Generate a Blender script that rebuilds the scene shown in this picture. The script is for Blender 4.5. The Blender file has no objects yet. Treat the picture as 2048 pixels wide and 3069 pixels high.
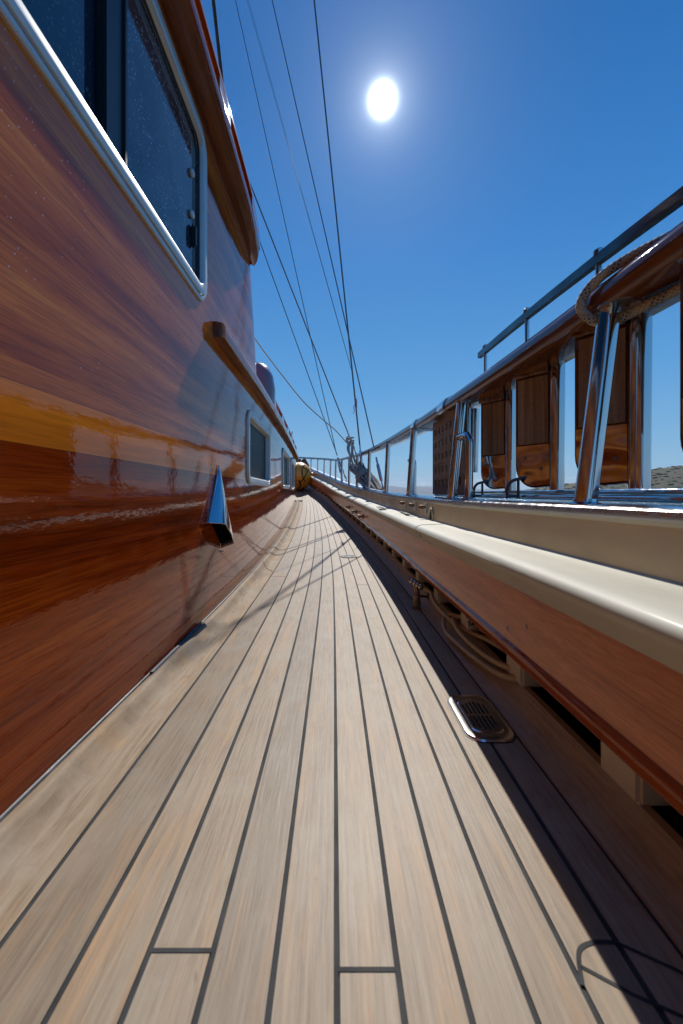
import bpy, bmesh, math, random
from mathutils import Vector, Matrix, noise
random.seed(7)
R = math.radians
scene = bpy.context.scene
col = scene.collection
F = 1193.0; CX = 1000.0; CY = 1481.0; H = 0.5      # lens in photo pixels, eye height above the deck

# ---------------------------------------------------------------- helpers
def hermite(tab):
    xs = [t[0] for t in tab]; ys = [t[1] for t in tab]; n = len(tab)
    m = []
    for i in range(n):
        if i == 0: m.append((ys[1]-ys[0])/(xs[1]-xs[0]))
        elif i == n-1: m.append((ys[-1]-ys[-2])/(xs[-1]-xs[-2]))
        else: m.append(.5*((ys[i]-ys[i-1])/(xs[i]-xs[i-1])+(ys[i+1]-ys[i])/(xs[i+1]-xs[i])))
    def f(x):
        if x <= xs[0]: return ys[0]+m[0]*(x-xs[0])
        if x >= xs[-1]: return ys[-1]+m[-1]*(x-xs[-1])
        for i in range(n-1):
            if x <= xs[i+1]: break
        h = xs[i+1]-xs[i]; t = (x-xs[i])/h
        return ((1+2*t)*(1-t)**2*ys[i]+t*(1-t)**2*h*m[i]+t*t*(3-2*t)*ys[i+1]+t*t*(t-1)*h*m[i+1])
    return f
C = hermite([(-3,0),(0,0),(1.2,0),(2.4,-.018),(3,-.042),(4,-.1),(5,-.185),(6,-.295),(7,-.425),(8,-.585),(9,-.835),(10,-1.145),(11,-1.525),(12,-2.05),(12.4,-2.4)])
W = hermite([(-3,-.475),(0,-.475),(2.2,-.475),(3,-.487),(4,-.515),(5,-.555),(6,-.60),(7,-.65),(7.6,-.697)])
ZR = hermite([(-3,.915),(0,.915),(1,.92),(2.4,.955),(3.5,.985),(5,1.03),(6.5,1.10),(7.7,1.165),(9,1.30),(11,1.51),(12.4,1.66)])   # cap rail centre height
def ZD(y):
    z = .0075*(y-1)**2 if y > 1 else 0.
    if y > 6: z += .0072*(y-6)**2
    return z
def HS(y): return 1-.009*max(0, y)
def zb(y, h): return ZD(y)+h*HS(y)
def at(px, py, X=None, Y=None):        # a point seen at a photo pixel, at a known lateral X or depth Y
    a = (px-CX)/F; b = (CY-py)/F
    if Y is None: Y = X/a
    return Vector((a*Y, Y, H+b*Y))
def frange(a, b, n): return [a+(b-a)*i/n for i in range(n+1)]

def parent_loc(p):
    v = Vector((0,0,0))
    while p is not None: v = v+p.location; p = p.parent
    return v
def mesh_obj(name, verts, faces, mats, parent=None, smooth=True, uvs=None, fmat=None, sharp=None):
    off = parent_loc(parent)
    me = bpy.data.meshes.new(name)
    me.from_pydata([tuple(Vector(v)-off) for v in verts], [], faces)
    if not isinstance(mats, (list, tuple)): mats = [mats]
    for m in mats: me.materials.append(m)
    if uvs is not None:
        uv = me.uv_layers.new(name='UVMap')
        for poly in me.polygons:
            for li, vi in zip(poly.loop_indices, poly.vertices):
                u = uvs(poly.index, vi) if callable(uvs) else uvs[vi]
                uv.data[li].uv = u
    if fmat:
        for p, k in zip(me.polygons, fmat): p.material_index = k
    bm = bmesh.new(); bm.from_mesh(me); bmesh.ops.recalc_face_normals(bm, faces=bm.faces)
    bm.to_mesh(me); bm.free()
    if smooth:
        for p in me.polygons: p.use_smooth = True
        try: me.set_sharp_from_angle(angle=R(sharp if sharp else 38))
        except Exception: pass
    o = bpy.data.objects.new(name, me); col.objects.link(o)
    if parent: o.parent = parent
    return o
def tag(o, label=None, cat=None, group=None, kind=None):
    if label: o['label'] = label
    if cat: o['category'] = cat
    if group: o['group'] = group
    if kind: o['kind'] = kind
    return o
def empty(name, loc, label, cat, group=None):
    e = bpy.data.objects.new(name, None); col.objects.link(e); e.location = loc; e.empty_display_size = .05
    return tag(e, label, cat, group)

class MB:
    def __init__(s): s.v = []; s.f = []; s.uv = []; s.m = []
    def add(s, verts, faces, uv=None, m=0):
        o = len(s.v); s.v += [Vector(v) for v in verts]; s.f += [tuple(i+o for i in f) for f in faces]
        s.uv += uv if uv else [(v[0], v[1]) for v in verts]; s.m += [m]*len(faces); return s
    def box(s, c, d, rot=None, m=0, bev=0):
        bm = bmesh.new(); bmesh.ops.create_cube(bm, size=1)
        bmesh.ops.scale(bm, vec=d, verts=bm.verts)
        if bev: bmesh.ops.bevel(bm, geom=list(bm.edges), offset=bev, segments=2, affect='EDGES')
        if rot is not None: bmesh.ops.transform(bm, matrix=rot, verts=bm.verts)
        bmesh.ops.translate(bm, vec=c, verts=bm.verts)
        bm.verts.index_update()
        s.add([v.co.copy() for v in bm.verts], [tuple(v.index for v in f.verts) for f in bm.faces], m=m); bm.free(); return s
    def tube(s, pts, r, n=12, cap=True, closed=False, m=0, flat=1.0):
        pts = [Vector(p) for p in pts]; N = len(pts)
        rs = r if isinstance(r, (list, tuple)) else [r]*N
        up = None; verts = []; uv = []; L = 0
        for i, p in enumerate(pts):
            if closed: t = pts[(i+1) % N]-pts[i-1]
            else: t = pts[min(i+1, N-1)]-pts[max(i-1, 0)]
            t.normalize()
            if up is None:
                up = Vector((0,0,1)) if abs(t.z) < .9 else Vector((0,1,0))
            a = up-t*up.dot(t); a.normalize(); b = t.cross(a); up = a
            if i: L += (p-pts[i-1]).length
            for k in range(n):
                an = 2*math.pi*k/n
                verts.append(p+a*math.cos(an)*rs[i]*flat+b*math.sin(an)*rs[i]); uv.append((k/n, L))
        faces = []
        for i in range(N if closed else N-1):
            j = (i+1) % N
            for k in range(n):
                k2 = (k+1) % n
                faces.append((i*n+k, i*n+k2, j*n+k2, j*n+k))
        if cap and not closed:
            faces.append(tuple(range(n))[::-1]); faces.append(tuple((N-1)*n+k for k in range(n)))
        return s.add(verts, faces, uv, m)
    def lathe(s, prof, c, axis=(0,0,1), n=24, m=0):
        ax = Vector(axis).normalized(); a = Vector((1,0,0)) if abs(ax.x) < .9 else Vector((0,1,0))
        a = (a-ax*a.dot(ax)).normalized(); b = ax.cross(a); c = Vector(c); verts = []
        for (r, h) in prof:
            for k in range(n):
                an = 2*math.pi*k/n; verts.append(c+ax*h+(a*math.cos(an)+b*math.sin(an))*max(r, 1e-5))
        faces = [(i*n+k, i*n+(k+1) % n, (i+1)*n+(k+1) % n, (i+1)*n+k) for i in range(len(prof)-1) for k in range(n)]
        faces.append(tuple(range(n))[::-1]); faces.append(tuple((len(prof)-1)*n+k for k in range(n)))
        return s.add(verts, faces, m=m)
    def prism(s, poly, origin, ex, ey, ez, th, m=0):     # polygon in the ex/ey plane extruded th along ez
        o = Vector(origin); ex = Vector(ex); ey = Vector(ey); ez = Vector(ez); n = len(poly)
        v = [o+ex*p[0]+ey*p[1] for p in poly]+[o+ex*p[0]+ey*p[1]+ez*th for p in poly]
        f = [tuple(range(n))[::-1], tuple(range(n, 2*n))]+[(i, (i+1) % n, n+(i+1) % n, n+i) for i in range(n)]
        return s.add(v, f, m=m)
    def build(s, name, mats, parent=None, smooth=True, sharp=None):
        return mesh_obj(name, s.v, s.f, mats, parent, smooth, s.uv, s.m, sharp)

def spline(pts, n=8):
    pts = [Vector(p) for p in pts]; out = []
    for i in range(len(pts)-1):
        p0 = pts[max(i-1, 0)]; p1 = pts[i]; p2 = pts[i+1]; p3 = pts[min(i+2, len(pts)-1)]
        for k in range(n):
            t = k/n
            out.append(.5*((2*p1)+(-p0+p2)*t+(2*p0-5*p1+4*p2-p3)*t*t+(-p0+3*p1-3*p2+p3)*t**3))
    out.append(pts[-1]); return out

def grid(mb, rows, closed=False, uv=None, m=0, skip=None, caps=False):
    nr = len(rows); nc = len(rows[0]); v = [p for r in rows for p in r]; f = []
    for i in range(nr-1):
        for j in range(nc if closed else nc-1):
            if skip and skip(i, j): continue
            j2 = (j+1) % nc
            f.append((i*nc+j, i*nc+j2, (i+1)*nc+j2, (i+1)*nc+j))
    if caps:
        f.append(tuple(range(nc))[::-1]); f.append(tuple((nr-1)*nc+k for k in range(nc)))
    mb.add(v, f, uv, m)
def hull_sweep(mb, prof, ys, closed=False, caps=False, rail=False, m=0):   # profile (x, h) carried along the hull's curve
    rows = []; uv = []
    for y in ys:
        rows.append([Vector((x+C(y), y, (ZR(y)+h) if rail else zb(y, h))) for (x, h) in prof])
        L = 0
        for k, (x, h) in enumerate(prof):
            if k: L += math.hypot(x-prof[k-1][0], h-prof[k-1][1])
            uv.append((L, y))
    grid(mb, rows, closed, uv, m, caps=caps)
YS = frange(-2.2, 0, 6)[:-1]+frange(0, 8, 64)[:-1]+frange(8, 12.3, 48)

# ---------------------------------------------------------------- materials
def mat(name):
    m = bpy.data.materials.new(name); m.use_nodes = True; nt = m.node_tree
    return m, nt, nt.nodes['Principled BSDF']
def N(nt, t, **kw):
    n = nt.nodes.new(t)
    for k, v in kw.items():
        if k.startswith('i_'):
            n.inputs[k[2:].replace('_', ' ')].default_value = v
        else: setattr(n, k, v)
    return n
def L(nt, a, b): nt.links.new(a, b)
def ramp(nt, stops, fac=None, interp='LINEAR'):
    n = N(nt, 'ShaderNodeValToRGB'); cr = n.color_ramp; cr.interpolation = interp
    while len(cr.elements) < len(stops): cr.elements.new(.5)
    for e, (p, c) in zip(cr.elements, stops):
        e.position = p; e.color = (*c, 1) if len(c) == 3 else c
    if fac is not None: L(nt, fac, n.inputs[0])
    return n
def coords(nt, scale, src='Object', rot=(0,0,0)):
    tc = N(nt, 'ShaderNodeTexCoord'); mp = N(nt, 'ShaderNodeMapping'); mp.inputs['Scale'].default_value = scale
    mp.inputs['Rotation'].default_value = rot
    L(nt, tc.outputs[src], mp.inputs['Vector']); return mp.outputs[0]
def noise_n(nt, vec, scale=1, detail=4, rough=.55, dist=0):
    n = N(nt, 'ShaderNodeTexNoise'); n.inputs['Scale'].default_value = scale; n.inputs['Detail'].default_value = detail
    n.inputs['Roughness'].default_value = rough; n.inputs['Distortion'].default_value = dist
    L(nt, vec, n.inputs['Vector']); return n.outputs[0]
def mix(nt, a, b, fac, mode='MIX'):
    n = N(nt, 'ShaderNodeMix', data_type='RGBA', blend_type=mode)
    for sock, v in ((n.inputs[6], a), (n.inputs[7], b), (n.inputs[0], fac)):
        if hasattr(v, 'is_output'): L(nt, v, sock)
        elif isinstance(v, (int, float)): sock.default_value = v
        else: sock.default_value = (*v, 1)
    return n.outputs[2]
def bump(nt, h, strength=.1, dist=.01, normal=None):
    b = N(nt, 'ShaderNodeBump'); b.inputs['Strength'].default_value = strength; b.inputs['Distance'].default_value = dist
    L(nt, h, b.inputs['Height'])
    if normal is not None: L(nt, normal, b.inputs['Normal'])
    return b.outputs[0]
def math_n(nt, op, a, b=0., c=0.):
    n = N(nt, 'ShaderNodeMath', operation=op)
    for s, v in zip(n.inputs, (a, b, c)):
        if hasattr(v, 'is_output'): L(nt, v, s)
        else: s.default_value = v
    return n.outputs[0]

def varnish(name, cols, coat_r=.03, wave=.25, stretch=(14, .55, 14), src='Object', rough=.35, coat=1., peel=.12, rot=(0,0,0)):
    m, nt, b = mat(name)
    big = noise_n(nt, coords(nt, stretch, src, rot), 1, 5, .6, .4)
    fine = noise_n(nt, coords(nt, tuple(s*9 for s in stretch), src, rot), 1, 4, .7)
    f = math_n(nt, 'ADD', math_n(nt, 'MULTIPLY', big, .74), math_n(nt, 'MULTIPLY', fine, .27))
    n = len(cols); r = ramp(nt, [(.33+.36*i/(n-1), c) for i, c in enumerate(cols)], f)
    pores = noise_n(nt, coords(nt, (stretch[0]*40, stretch[1]*22, stretch[2]*40), src, rot), 1, 2, .5)
    pr = ramp(nt, [(.40, (.55,.5,.45)), (.5, (1,1,1))], pores)
    c = mix(nt, r.outputs[0], pr.outputs[0], .7, 'MULTIPLY')
    L(nt, c, b.inputs['Base Color'])
    b.inputs['Roughness'].default_value = rough; b.inputs['Coat Weight'].default_value = coat
    b.inputs['Coat Roughness'].default_value = coat_r; b.inputs['Specular IOR Level'].default_value = 0. if coat > .7 else .25
    w = noise_n(nt, coords(nt, (5, 2.2, 5)), 1, 2, .5); p = noise_n(nt, coords(nt, (90, 40, 90)), 1, 2, .5)
    nn = bump(nt, p, peel, .002, bump(nt, w, wave, .02))
    L(nt, nn, b.inputs['Coat Normal'])
    return m, nt, b, c, f

# cabin side: three varnished boards of different tone, by height
M = {}
m, nt, b, c, f = varnish('varnished_cabin', [(.15,.022,.002),(.42,.080,.006),(.68,.18,.016),(.86,.32,.035)], wave=.10, peel=.10, stretch=(5, .38, 11), rot=(R(-4),0,0))
geo = N(nt, 'ShaderNodeNewGeometry'); sep = N(nt, 'ShaderNodeSeparateXYZ'); L(nt, geo.outputs['Position'], sep.inputs[0])
def band(z0, z1):
    a = math_n(nt, 'GREATER_THAN', sep.outputs[2], z0); bb = math_n(nt, 'LESS_THAN', sep.outputs[2], z1)
    return math_n(nt, 'MULTIPLY', a, bb)
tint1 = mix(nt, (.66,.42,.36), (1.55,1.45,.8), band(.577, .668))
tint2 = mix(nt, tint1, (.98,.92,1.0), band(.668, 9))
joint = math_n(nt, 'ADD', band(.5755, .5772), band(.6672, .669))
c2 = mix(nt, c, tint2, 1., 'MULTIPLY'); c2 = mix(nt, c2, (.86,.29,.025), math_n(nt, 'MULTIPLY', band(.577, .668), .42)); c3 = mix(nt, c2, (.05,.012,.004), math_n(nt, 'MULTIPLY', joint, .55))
spv = N(nt, 'ShaderNodeTexVoronoi'); spv.inputs['Scale'].default_value = 75; L(nt, coords(nt, (1,1,1)), spv.inputs['Vector'])
spk = math_n(nt, 'LESS_THAN', spv.outputs['Distance'], .09)
spm = math_n(nt, 'MULTIPLY', spk, math_n(nt, 'GREATER_THAN', noise_n(nt, coords(nt, (3,3,3)), 1, 2), .55))
spz = math_n(nt, 'MULTIPLY', spm, math_n(nt, 'GREATER_THAN', sep.outputs[2], .72))
c4 = mix(nt, c3, (.75,.72,.7), math_n(nt, 'MULTIPLY', spz, .8))
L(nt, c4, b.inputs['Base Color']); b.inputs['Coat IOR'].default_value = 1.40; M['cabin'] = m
M['dark_varnish'] = varnish('dark_varnish', [(.04,.010,.005),(.13,.035,.012),(.24,.07,.02)], wave=.2, stretch=(18,.9,18))[0]
M['trim_varnish'] = varnish('trim_varnish', [(.10,.03,.010),(.24,.085,.03),(.36,.15,.06)], wave=.3, coat_r=.12, stretch=(20,1.2,20), coat=.6)[0]
M['board'] = varnish('board_varnish', [(.24,.055,.014),(.54,.16,.045),(.70,.24,.075),(.76,.32,.13)], wave=.1, coat_r=.12, coat=.5, rough=.5, stretch=(9,1.3,26), peel=.05, rot=(R(3),0,0))[0]
M['moulding'] = varnish('moulding_varnish', [(.16,.03,.010),(.36,.08,.022),(.48,.14,.04)], wave=.5, coat_r=.08, stretch=(20,1.5,20))[0]

def teak(name, light=1., src='UV', stain=.35, dark=False):
    m, nt, b = mat(name)
    tc = N(nt, 'ShaderNodeTexCoord'); sp = N(nt, 'ShaderNodeSeparateXYZ'); L(nt, tc.outputs['UV'], sp.inputs[0])
    pid = math_n(nt, 'FLOOR', sp.outputs[0])
    wn = N(nt, 'ShaderNodeTexWhiteNoise', noise_dimensions='1D'); L(nt, pid, wn.inputs['W'])
    vv = N(nt, 'ShaderNodeCombineXYZ'); L(nt, sp.outputs[0], vv.inputs[0]); L(nt, math_n(nt, 'ADD', sp.outputs[1], math_n(nt, 'MULTIPLY', pid, 3.7)), vv.inputs[1])
    def mp(s):
        q = N(nt, 'ShaderNodeMapping'); q.inputs['Scale'].default_value = s; L(nt, vv.outputs[0], q.inputs[0]); return q.outputs[0]
    grain = noise_n(nt, mp((190, 8, 1)), 1, 7, .72, .3)
    broad = noise_n(nt, mp((36, 3.2, 1)), 1, 4, .6, .8)
    patch = noise_n(nt, mp((9, 7, 1)), 1, 5, .65, .5)
    base = ramp(nt, [(.28, (.27*light,.20*light,.135*light)), (.47, (.41*light,.325*light,.235*light)), (.68, (.55*light,.465*light,.36*light))], grain)
    cc = mix(nt, base.outputs[0], (.66*light,.43*light,.24*light), math_n(nt, 'MULTIPLY', ramp(nt, [(.5,(0,0,0)),(.72,(1,1,1))], broad).outputs[0], .85))
    cc = mix(nt, cc, (.52*light,.47*light,.39*light), math_n(nt, 'MULTIPLY', ramp(nt, [(.45,(0,0,0)),(.7,(1,1,1))], patch).outputs[0], .65))
    st = noise_n(nt, mp((16, 10, 1)), 1, 4, .6, 1.)
    cc = mix(nt, cc, (.30*light,.19*light,.11*light), math_n(nt, 'MULTIPLY', ramp(nt, [(.60,(0,0,0)),(.74,(1,1,1))], st).outputs[0], stain))
    dk = noise_n(nt, mp((55, 28, 1)), 1, 3, .6, .5)
    cc = mix(nt, cc, (.12*light,.08*light,.05*light), math_n(nt, 'MULTIPLY', ramp(nt, [(.70,(0,0,0)),(.78,(1,1,1))], dk).outputs[0], .4))
    tone = ramp(nt, [(0,(.88,.83,.76)), (.5,(1.04,.97,.87)), (1,(1.16,1.09,.98))], wn.outputs['Value'])
    cc = mix(nt, cc, tone.outputs[0], 1., 'MULTIPLY')
    L(nt, cc, b.inputs['Base Color']); b.inputs['Roughness'].default_value = .5; b.inputs['Specular IOR Level'].default_value = .4
    L(nt, bump(nt, grain, .35, .0015), b.inputs['Normal'])
    return m
M['teak'] = teak('weathered_teak', .60)
M['teak_curb'] = teak('curb_teak', .72, stain=.6)
M['teak_curb'].node_tree.nodes['Principled BSDF'].inputs['Roughness'].default_value = .7
M['teak_curb'].node_tree.nodes['Principled BSDF'].inputs['Specular IOR Level'].default_value = .2
M['teak_way'] = teak('waterway_teak', 1.0, stain=.6)
def simple(name, color, rough=.5, metal=0., coat=0., var=.0, vscale=8, bmp=0., bscale=60, coat_r=.05, spec=.5):
    m, nt, b = mat(name)
    if var:
        n = noise_n(nt, coords(nt, (vscale,)*3), 1, 5, .6)
        r = ramp(nt, [(.3, tuple(x*(1-var) for x in color)), (.7, tuple(min(1, x*(1+var)) for x in color))], n)
        L(nt, r.outputs[0], b.inputs['Base Color'])
    else: b.inputs['Base Color'].default_value = (*color, 1)
    b.inputs['Roughness'].default_value = rough; b.inputs['Metallic'].default_value = metal
    b.inputs['Coat Weight'].default_value = coat; b.inputs['Coat Roughness'].default_value = coat_r
    b.inputs['Specular IOR Level'].default_value = spec
    if bmp: L(nt, bump(nt, noise_n(nt, coords(nt, (bscale,)*3), 1, 3), bmp, .004), b.inputs['Normal'])
    return m
M['caulk'] = simple('caulk', (.05,.052,.053), .75, var=.4, vscale=14, spec=.2)
def steel(name, rough=.06, var=.12):
    m, nt, b = mat(name)
    b.inputs['Metallic'].default_value = 1; b.inputs['Base Color'].default_value = (.62,.62,.63,1)
    n = noise_n(nt, coords(nt, (40,40,12)), 1, 4, .6)
    r = ramp(nt, [(.4, (rough,)*3), (.75, (rough+var,)*3)], n); L(nt, r.outputs[0], b.inputs['Roughness'])
    L(nt, bump(nt, noise_n(nt, coords(nt, (12,12,5)), 1, 2), .06, .01), b.inputs['Normal']); return m
M['plate'] = steel('pressed_plate_steel')
nt_ = M['plate'].node_tree; L(nt_, bump(nt_, noise_n(nt_, coords(nt_, (7,7,9)), 1, 1), .45, .05), nt_.nodes['Principled BSDF'].inputs['Normal'])
M['flange'] = simple('drain_chrome', (.85,.85,.86), .22, 1., var=.08, vscale=60)
M['steel'] = steel('polished_steel'); M['steel_dull'] = steel('dull_steel', .2, .2)
M['alu'] = simple('window_aluminium', (.55,.57,.56), .42, .35, var=.08)
M['bar_steel'] = simple('bar_steel_reflection', (.10,.10,.10), .12, 1., var=.4, vscale=9)  # base darkened to paint in the cabin's dark reflection on the bar
def paint(name, base, streak=.3, rough=.35, coat=.6):
    m, nt, b = mat(name)
    v = noise_n(nt, coords(nt, (60, 14, 3)), 1, 4, .6)       # runs down the face
    g = noise_n(nt, coords(nt, (9,3,9)), 1, 5, .65)
    c1 = ramp(nt, [(.35, tuple(x*.86 for x in base)), (.65, tuple(x*1.05 for x in base))], g)
    yv = N(nt, 'ShaderNodeNewGeometry'); s2 = N(nt, 'ShaderNodeSeparateXYZ'); L(nt, yv.outputs['Position'], s2.inputs[0])
    far = ramp(nt, [(0,(0,0,0)), (1,(1,1,1))], math_n(nt, 'MULTIPLY_ADD', s2.outputs[1], .55, -1.0))
    k = math_n(nt, 'MULTIPLY', ramp(nt, [(.42,(0,0,0)), (.62,(1,1,1))], v).outputs[0], math_n(nt, 'MULTIPLY', far.outputs[0], streak))
    cc = mix(nt, c1.outputs[0], (.22,.17,.12), k)
    L(nt, cc, b.inputs['Base Color']); b.inputs['Roughness'].default_value = rough; b.inputs['Coat Weight'].default_value = coat*.7; b.inputs['Coat Roughness'].default_value = .16
    L(nt, bump(nt, noise_n(nt, coords(nt, (9,4,9)), 1, 3), .25, .01), b.inputs['Normal'])
    L(nt, bump(nt, noise_n(nt, coords(nt, (7,3,7)), 1, 3), .3, .01), b.inputs['Coat Normal'])
    return m
M['cream'] = paint('cream_paint', (.56,.54,.43), rough=.6, coat=.12); M['beige'] = paint('shaded_cream_paint', (.76,.61,.37), .5)  # beige: the cream paint again, brightened and warmed for bounce light in shade
M['block'] = simple('block_paint', (.66,.56,.42), .5, var=.1)
def glass(name, base, dust=.35):
    m, nt, b = mat(name)
    vo = N(nt, 'ShaderNodeTexVoronoi'); vo.inputs['Scale'].default_value = 95; vo.inputs['Randomness'].default_value = 1.; L(nt, coords(nt, (1,1,1)), vo.inputs['Vector'])
    sz = noise_n(nt, coords(nt, (7,7,7)), 1, 3)
    sp = math_n(nt, 'LESS_THAN', vo.outputs['Distance'], math_n(nt, 'MULTIPLY_ADD', sz, .5, -.08))
    fl = noise_n(nt, coords(nt, (10,10,10)), 1, 5, .7)
    film = ramp(nt, [(.35,(0,0,0)),(.8,(1,1,1))], fl).outputs[0]
    c1 = mix(nt, base, (.30,.36,.42), math_n(nt, 'MULTIPLY', film, dust*.35)); c2 = mix(nt, c1, (.55,.60,.66), math_n(nt, 'MULTIPLY', sp, dust))
    L(nt, c2, b.inputs['Base Color']); b.inputs['Roughness'].default_value = .04; b.inputs['IOR'].default_value = 1.5
    return m
M['glass'] = glass('dusty_glass', (.006,.018,.035), .75); M['glass_clean'] = simple('screened_glass', (.012,.020,.024), .5, var=.3, vscale=30, spec=.25)
M['glass_back'] = glass('left_glass', (.006,.022,.045), .2)
M['black'] = simple('black_rubber', (.012,.012,.014), .4)
M['bronze'] = simple('bronze', (.34,.22,.12), .45, .7, var=.35, vscale=40)
M['hose'] = simple('hose', (.52,.38,.19), .4, coat=.2, var=.12)
M['yellow'] = simple('yellow_vinyl', (.86,.34,.005), .35, coat=.4, var=.08)
M['lash'] = simple('dark_strap', (.02,.016,.012), .7)
M['wire'] = simple('wire', (.13,.13,.14), .45, .6)
M['grey_rope'] = simple('grey_rope', (.46,.39,.31), .9, var=.35, vscale=60, bmp=.6, bscale=220)
M['white_line'] = simple('pale_line', (.45,.43,.38), .8)
M['dark_sleeve'] = simple('rope_sleeve', (.05,.05,.05), .95, var=.4, vscale=60, bmp=.8, bscale=160)
M['red_tape'] = simple('red_cord', (.5,.08,.03), .7)
M['dark_void'] = simple('void_shade', (.035,.032,.028), .8)  # near-black base stands in for shade behind the blocks and in the drain
M['tread_wood'] = varnish('tread_teak', [(.20,.105,.055),(.38,.225,.125),(.52,.34,.21)], wave=.1, coat=0, rough=.7, stretch=(70,70,2.0))[0]
# flecked rope
m, nt, b = mat('flecked_rope')
uvn = N(nt, 'ShaderNodeTexCoord'); sx = N(nt, 'ShaderNodeSeparateXYZ'); L(nt, uvn.outputs['UV'], sx.inputs[0])
u8 = math_n(nt, 'MULTIPLY', sx.outputs[0], 12); v8 = math_n(nt, 'MULTIPLY', sx.outputs[1], 190)
d1 = math_n(nt, 'PINGPONG', math_n(nt, 'ADD', u8, v8), 1.); d2 = math_n(nt, 'PINGPONG', math_n(nt, 'SUBTRACT', u8, v8), 1.)
w1 = math_n(nt, 'MULTIPLY', d1, d2)
fleck = math_n(nt, 'MULTIPLY', math_n(nt, 'GREATER_THAN', w1, .3), math_n(nt, 'LESS_THAN', math_n(nt, 'PINGPONG', math_n(nt, 'MULTIPLY_ADD', sx.outputs[1], 30, math_n(nt, 'MULTIPLY', sx.outputs[0], 2.)), 1.), .42))
cc = mix(nt, (.56,.44,.30), (.03,.09,.16), fleck); cc = mix(nt, (.20,.15,.10), cc, math_n(nt, 'MINIMUM', math_n(nt, 'MULTIPLY_ADD', w1, 3., .35), 1.))
L(nt, cc, b.inputs['Base Color']); b.inputs['Roughness'].default_value = .85; L(nt, bump(nt, w1, .8, .002), b.inputs['Normal']); M['fleck'] = m

# ---------------------------------------------------------------- deck (setting)
W0 = -.475
SEAMS = [-.370,-.274,-.202,-.132,-.063,.003,.067,.131,.193,.252,.315]
def su(u, y):            # where a line of planking that starts at lateral u runs
    w = W(y)-W0; k = (u+.37)/.69
    return u+w+(C(y)-w)*.58*k
verts, faces, fm, uvs = [], [], [], []
ys = frange(-2.2, .2, 6)[:-1]+frange(.2, 3, 56)[:-1]+frange(3, 9.9, 110)
colsx = []
half = .0033
for i, s in enumerate(SEAMS):
    colsx += [(s-half, 0), (s-half*.85, -.0016), (s+half*.85, -.0016), (s+half, 0)]
    if i < len(SEAMS)-1:
        e = SEAMS[i+1]
        for k in (1, 2, 3): colsx.append((s+half+(e-s-2*half)*k/4, 0.))
fuv = []
nc = len(colsx)
for y in ys:
    for (u, dz) in colsx:
        x = su(u, y); lim = C(y)+.317
        verts.append(Vector((min(x, lim), y, ZD(y)+dz))); fuv.append((u, y))
for i in range(len(ys)-1):
    for j in range(nc-1):
        a = (i*nc+j, i*nc+j+1, (i+1)*nc+j+1, (i+1)*nc+j)
        if min(verts[k].x-C(verts[k].y) for k in a) > .3165: continue
        faces.append(a); um = .5*(colsx[j][0]+colsx[j+1][0])
        near = min(abs(um-s) for s in SEAMS)
        fm.append(1 if near < half else 0)
def deck_uv(fi, vi):
    u, y = fuv[vi]; f0 = faces[fi]; um = sum(fuv[k][0] for k in f0)/4
    pid = sum(1 for s in SEAMS if s < um)
    return (pid+.5+u, y)
deck = mesh_obj('deck', verts, faces, [M['teak'], M['caulk']], None, True, deck_uv, fm, 22)
tag(deck, 'laid teak side deck with dark caulked seams between cabin and bulwark', 'deck', kind='structure')
# margin plank and waterway
mb = MB(); MY = frange(-2.2, 3, 40)[:-1]+frange(3, 12.2, 110)
hull_sweep(mb, [(.317,-.0016),(.3195,-.0016)], MY, m=1)
hull_sweep(mb, [(.3195,-.0016),(.320,0),(.35,0),(.3745,0),(.375,-.0016)], MY, m=0)
hull_sweep(mb, [(.375,-.0016),(.380,-.0016)], MY, m=1)
hull_sweep(mb, [(.380,-.0016),(.381,.002),(.400,.010),(.416,.022),(.428,.040),(.437,.055),(.448,.058),(.452,.050),(.454,-.06)], MY, m=0)
for i, (u, v) in enumerate(mb.uv): mb.uv[i] = (20.3+u, v)
o = mb.build('waterway', [M['teak_way'], M['caulk']], deck, sharp=40)
# curb against the cabin (sweep along the cabin side)
def wall_path(ymin=-2.2, ymax=7.6, n=70, corner=True, off=0.):
    p = [Vector((W(y), y, 0)) for y in frange(ymin, ymax, n)]
    if corner:
        d = (p[-1]-p[-2]).normalized(); q = p[-1].copy(); a0 = math.atan2(d.y, d.x); a1 = R(180); rr = .22
        for k in range(1, 11):
            a = a0+(a1-a0)*k/10; q = q+Vector((math.cos(a), math.sin(a), 0))*rr*(a1-a0)/10; p.append(q.copy())
        p.append(q+Vector((-2.4, .02, 0)))
    nn = []
    for i in range(len(p)):
        t = (p[min(i+1, len(p)-1)]-p[max(i-1, 0)]).normalized(); nn.append(Vector((t.y, -t.x, 0)))
    return p, nn
def wall_sweep(mb, prof, path, nn, zrel=False, closed=False, caps=False, m=0, taper=None):
    rows = []; uv = []; Ls = 0
    for i, (p, n) in enumerate(zip(path, nn)):
        if i: Ls += (p-path[i-1]).length
        k = taper(p) if taper else 1.
        rows.append([p+n*(o*k)+Vector((0,0,(ZD(p.y) if zrel else 0)+z)) for (o, z) in prof])
        uv += [(o+z, p.y) for (o, z) in prof]
    grid(mb, rows, closed, uv, m, caps=caps)
mb = MB(); P, NN = wall_path(-2.2, 7.6, 90)
wall_sweep(mb, [(.004,.037),(.012,.041),(.021,.040),(.026,.036),(.034,.025),(.046,.0135),(.062,.006),(.082,.0018),(.1025,.0005)], P, NN, True)
for i, (u, v) in enumerate(mb.uv): mb.uv[i] = (31.2+u, v)
mb.build('curb', M['teak_curb'], deck, sharp=70)
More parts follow.
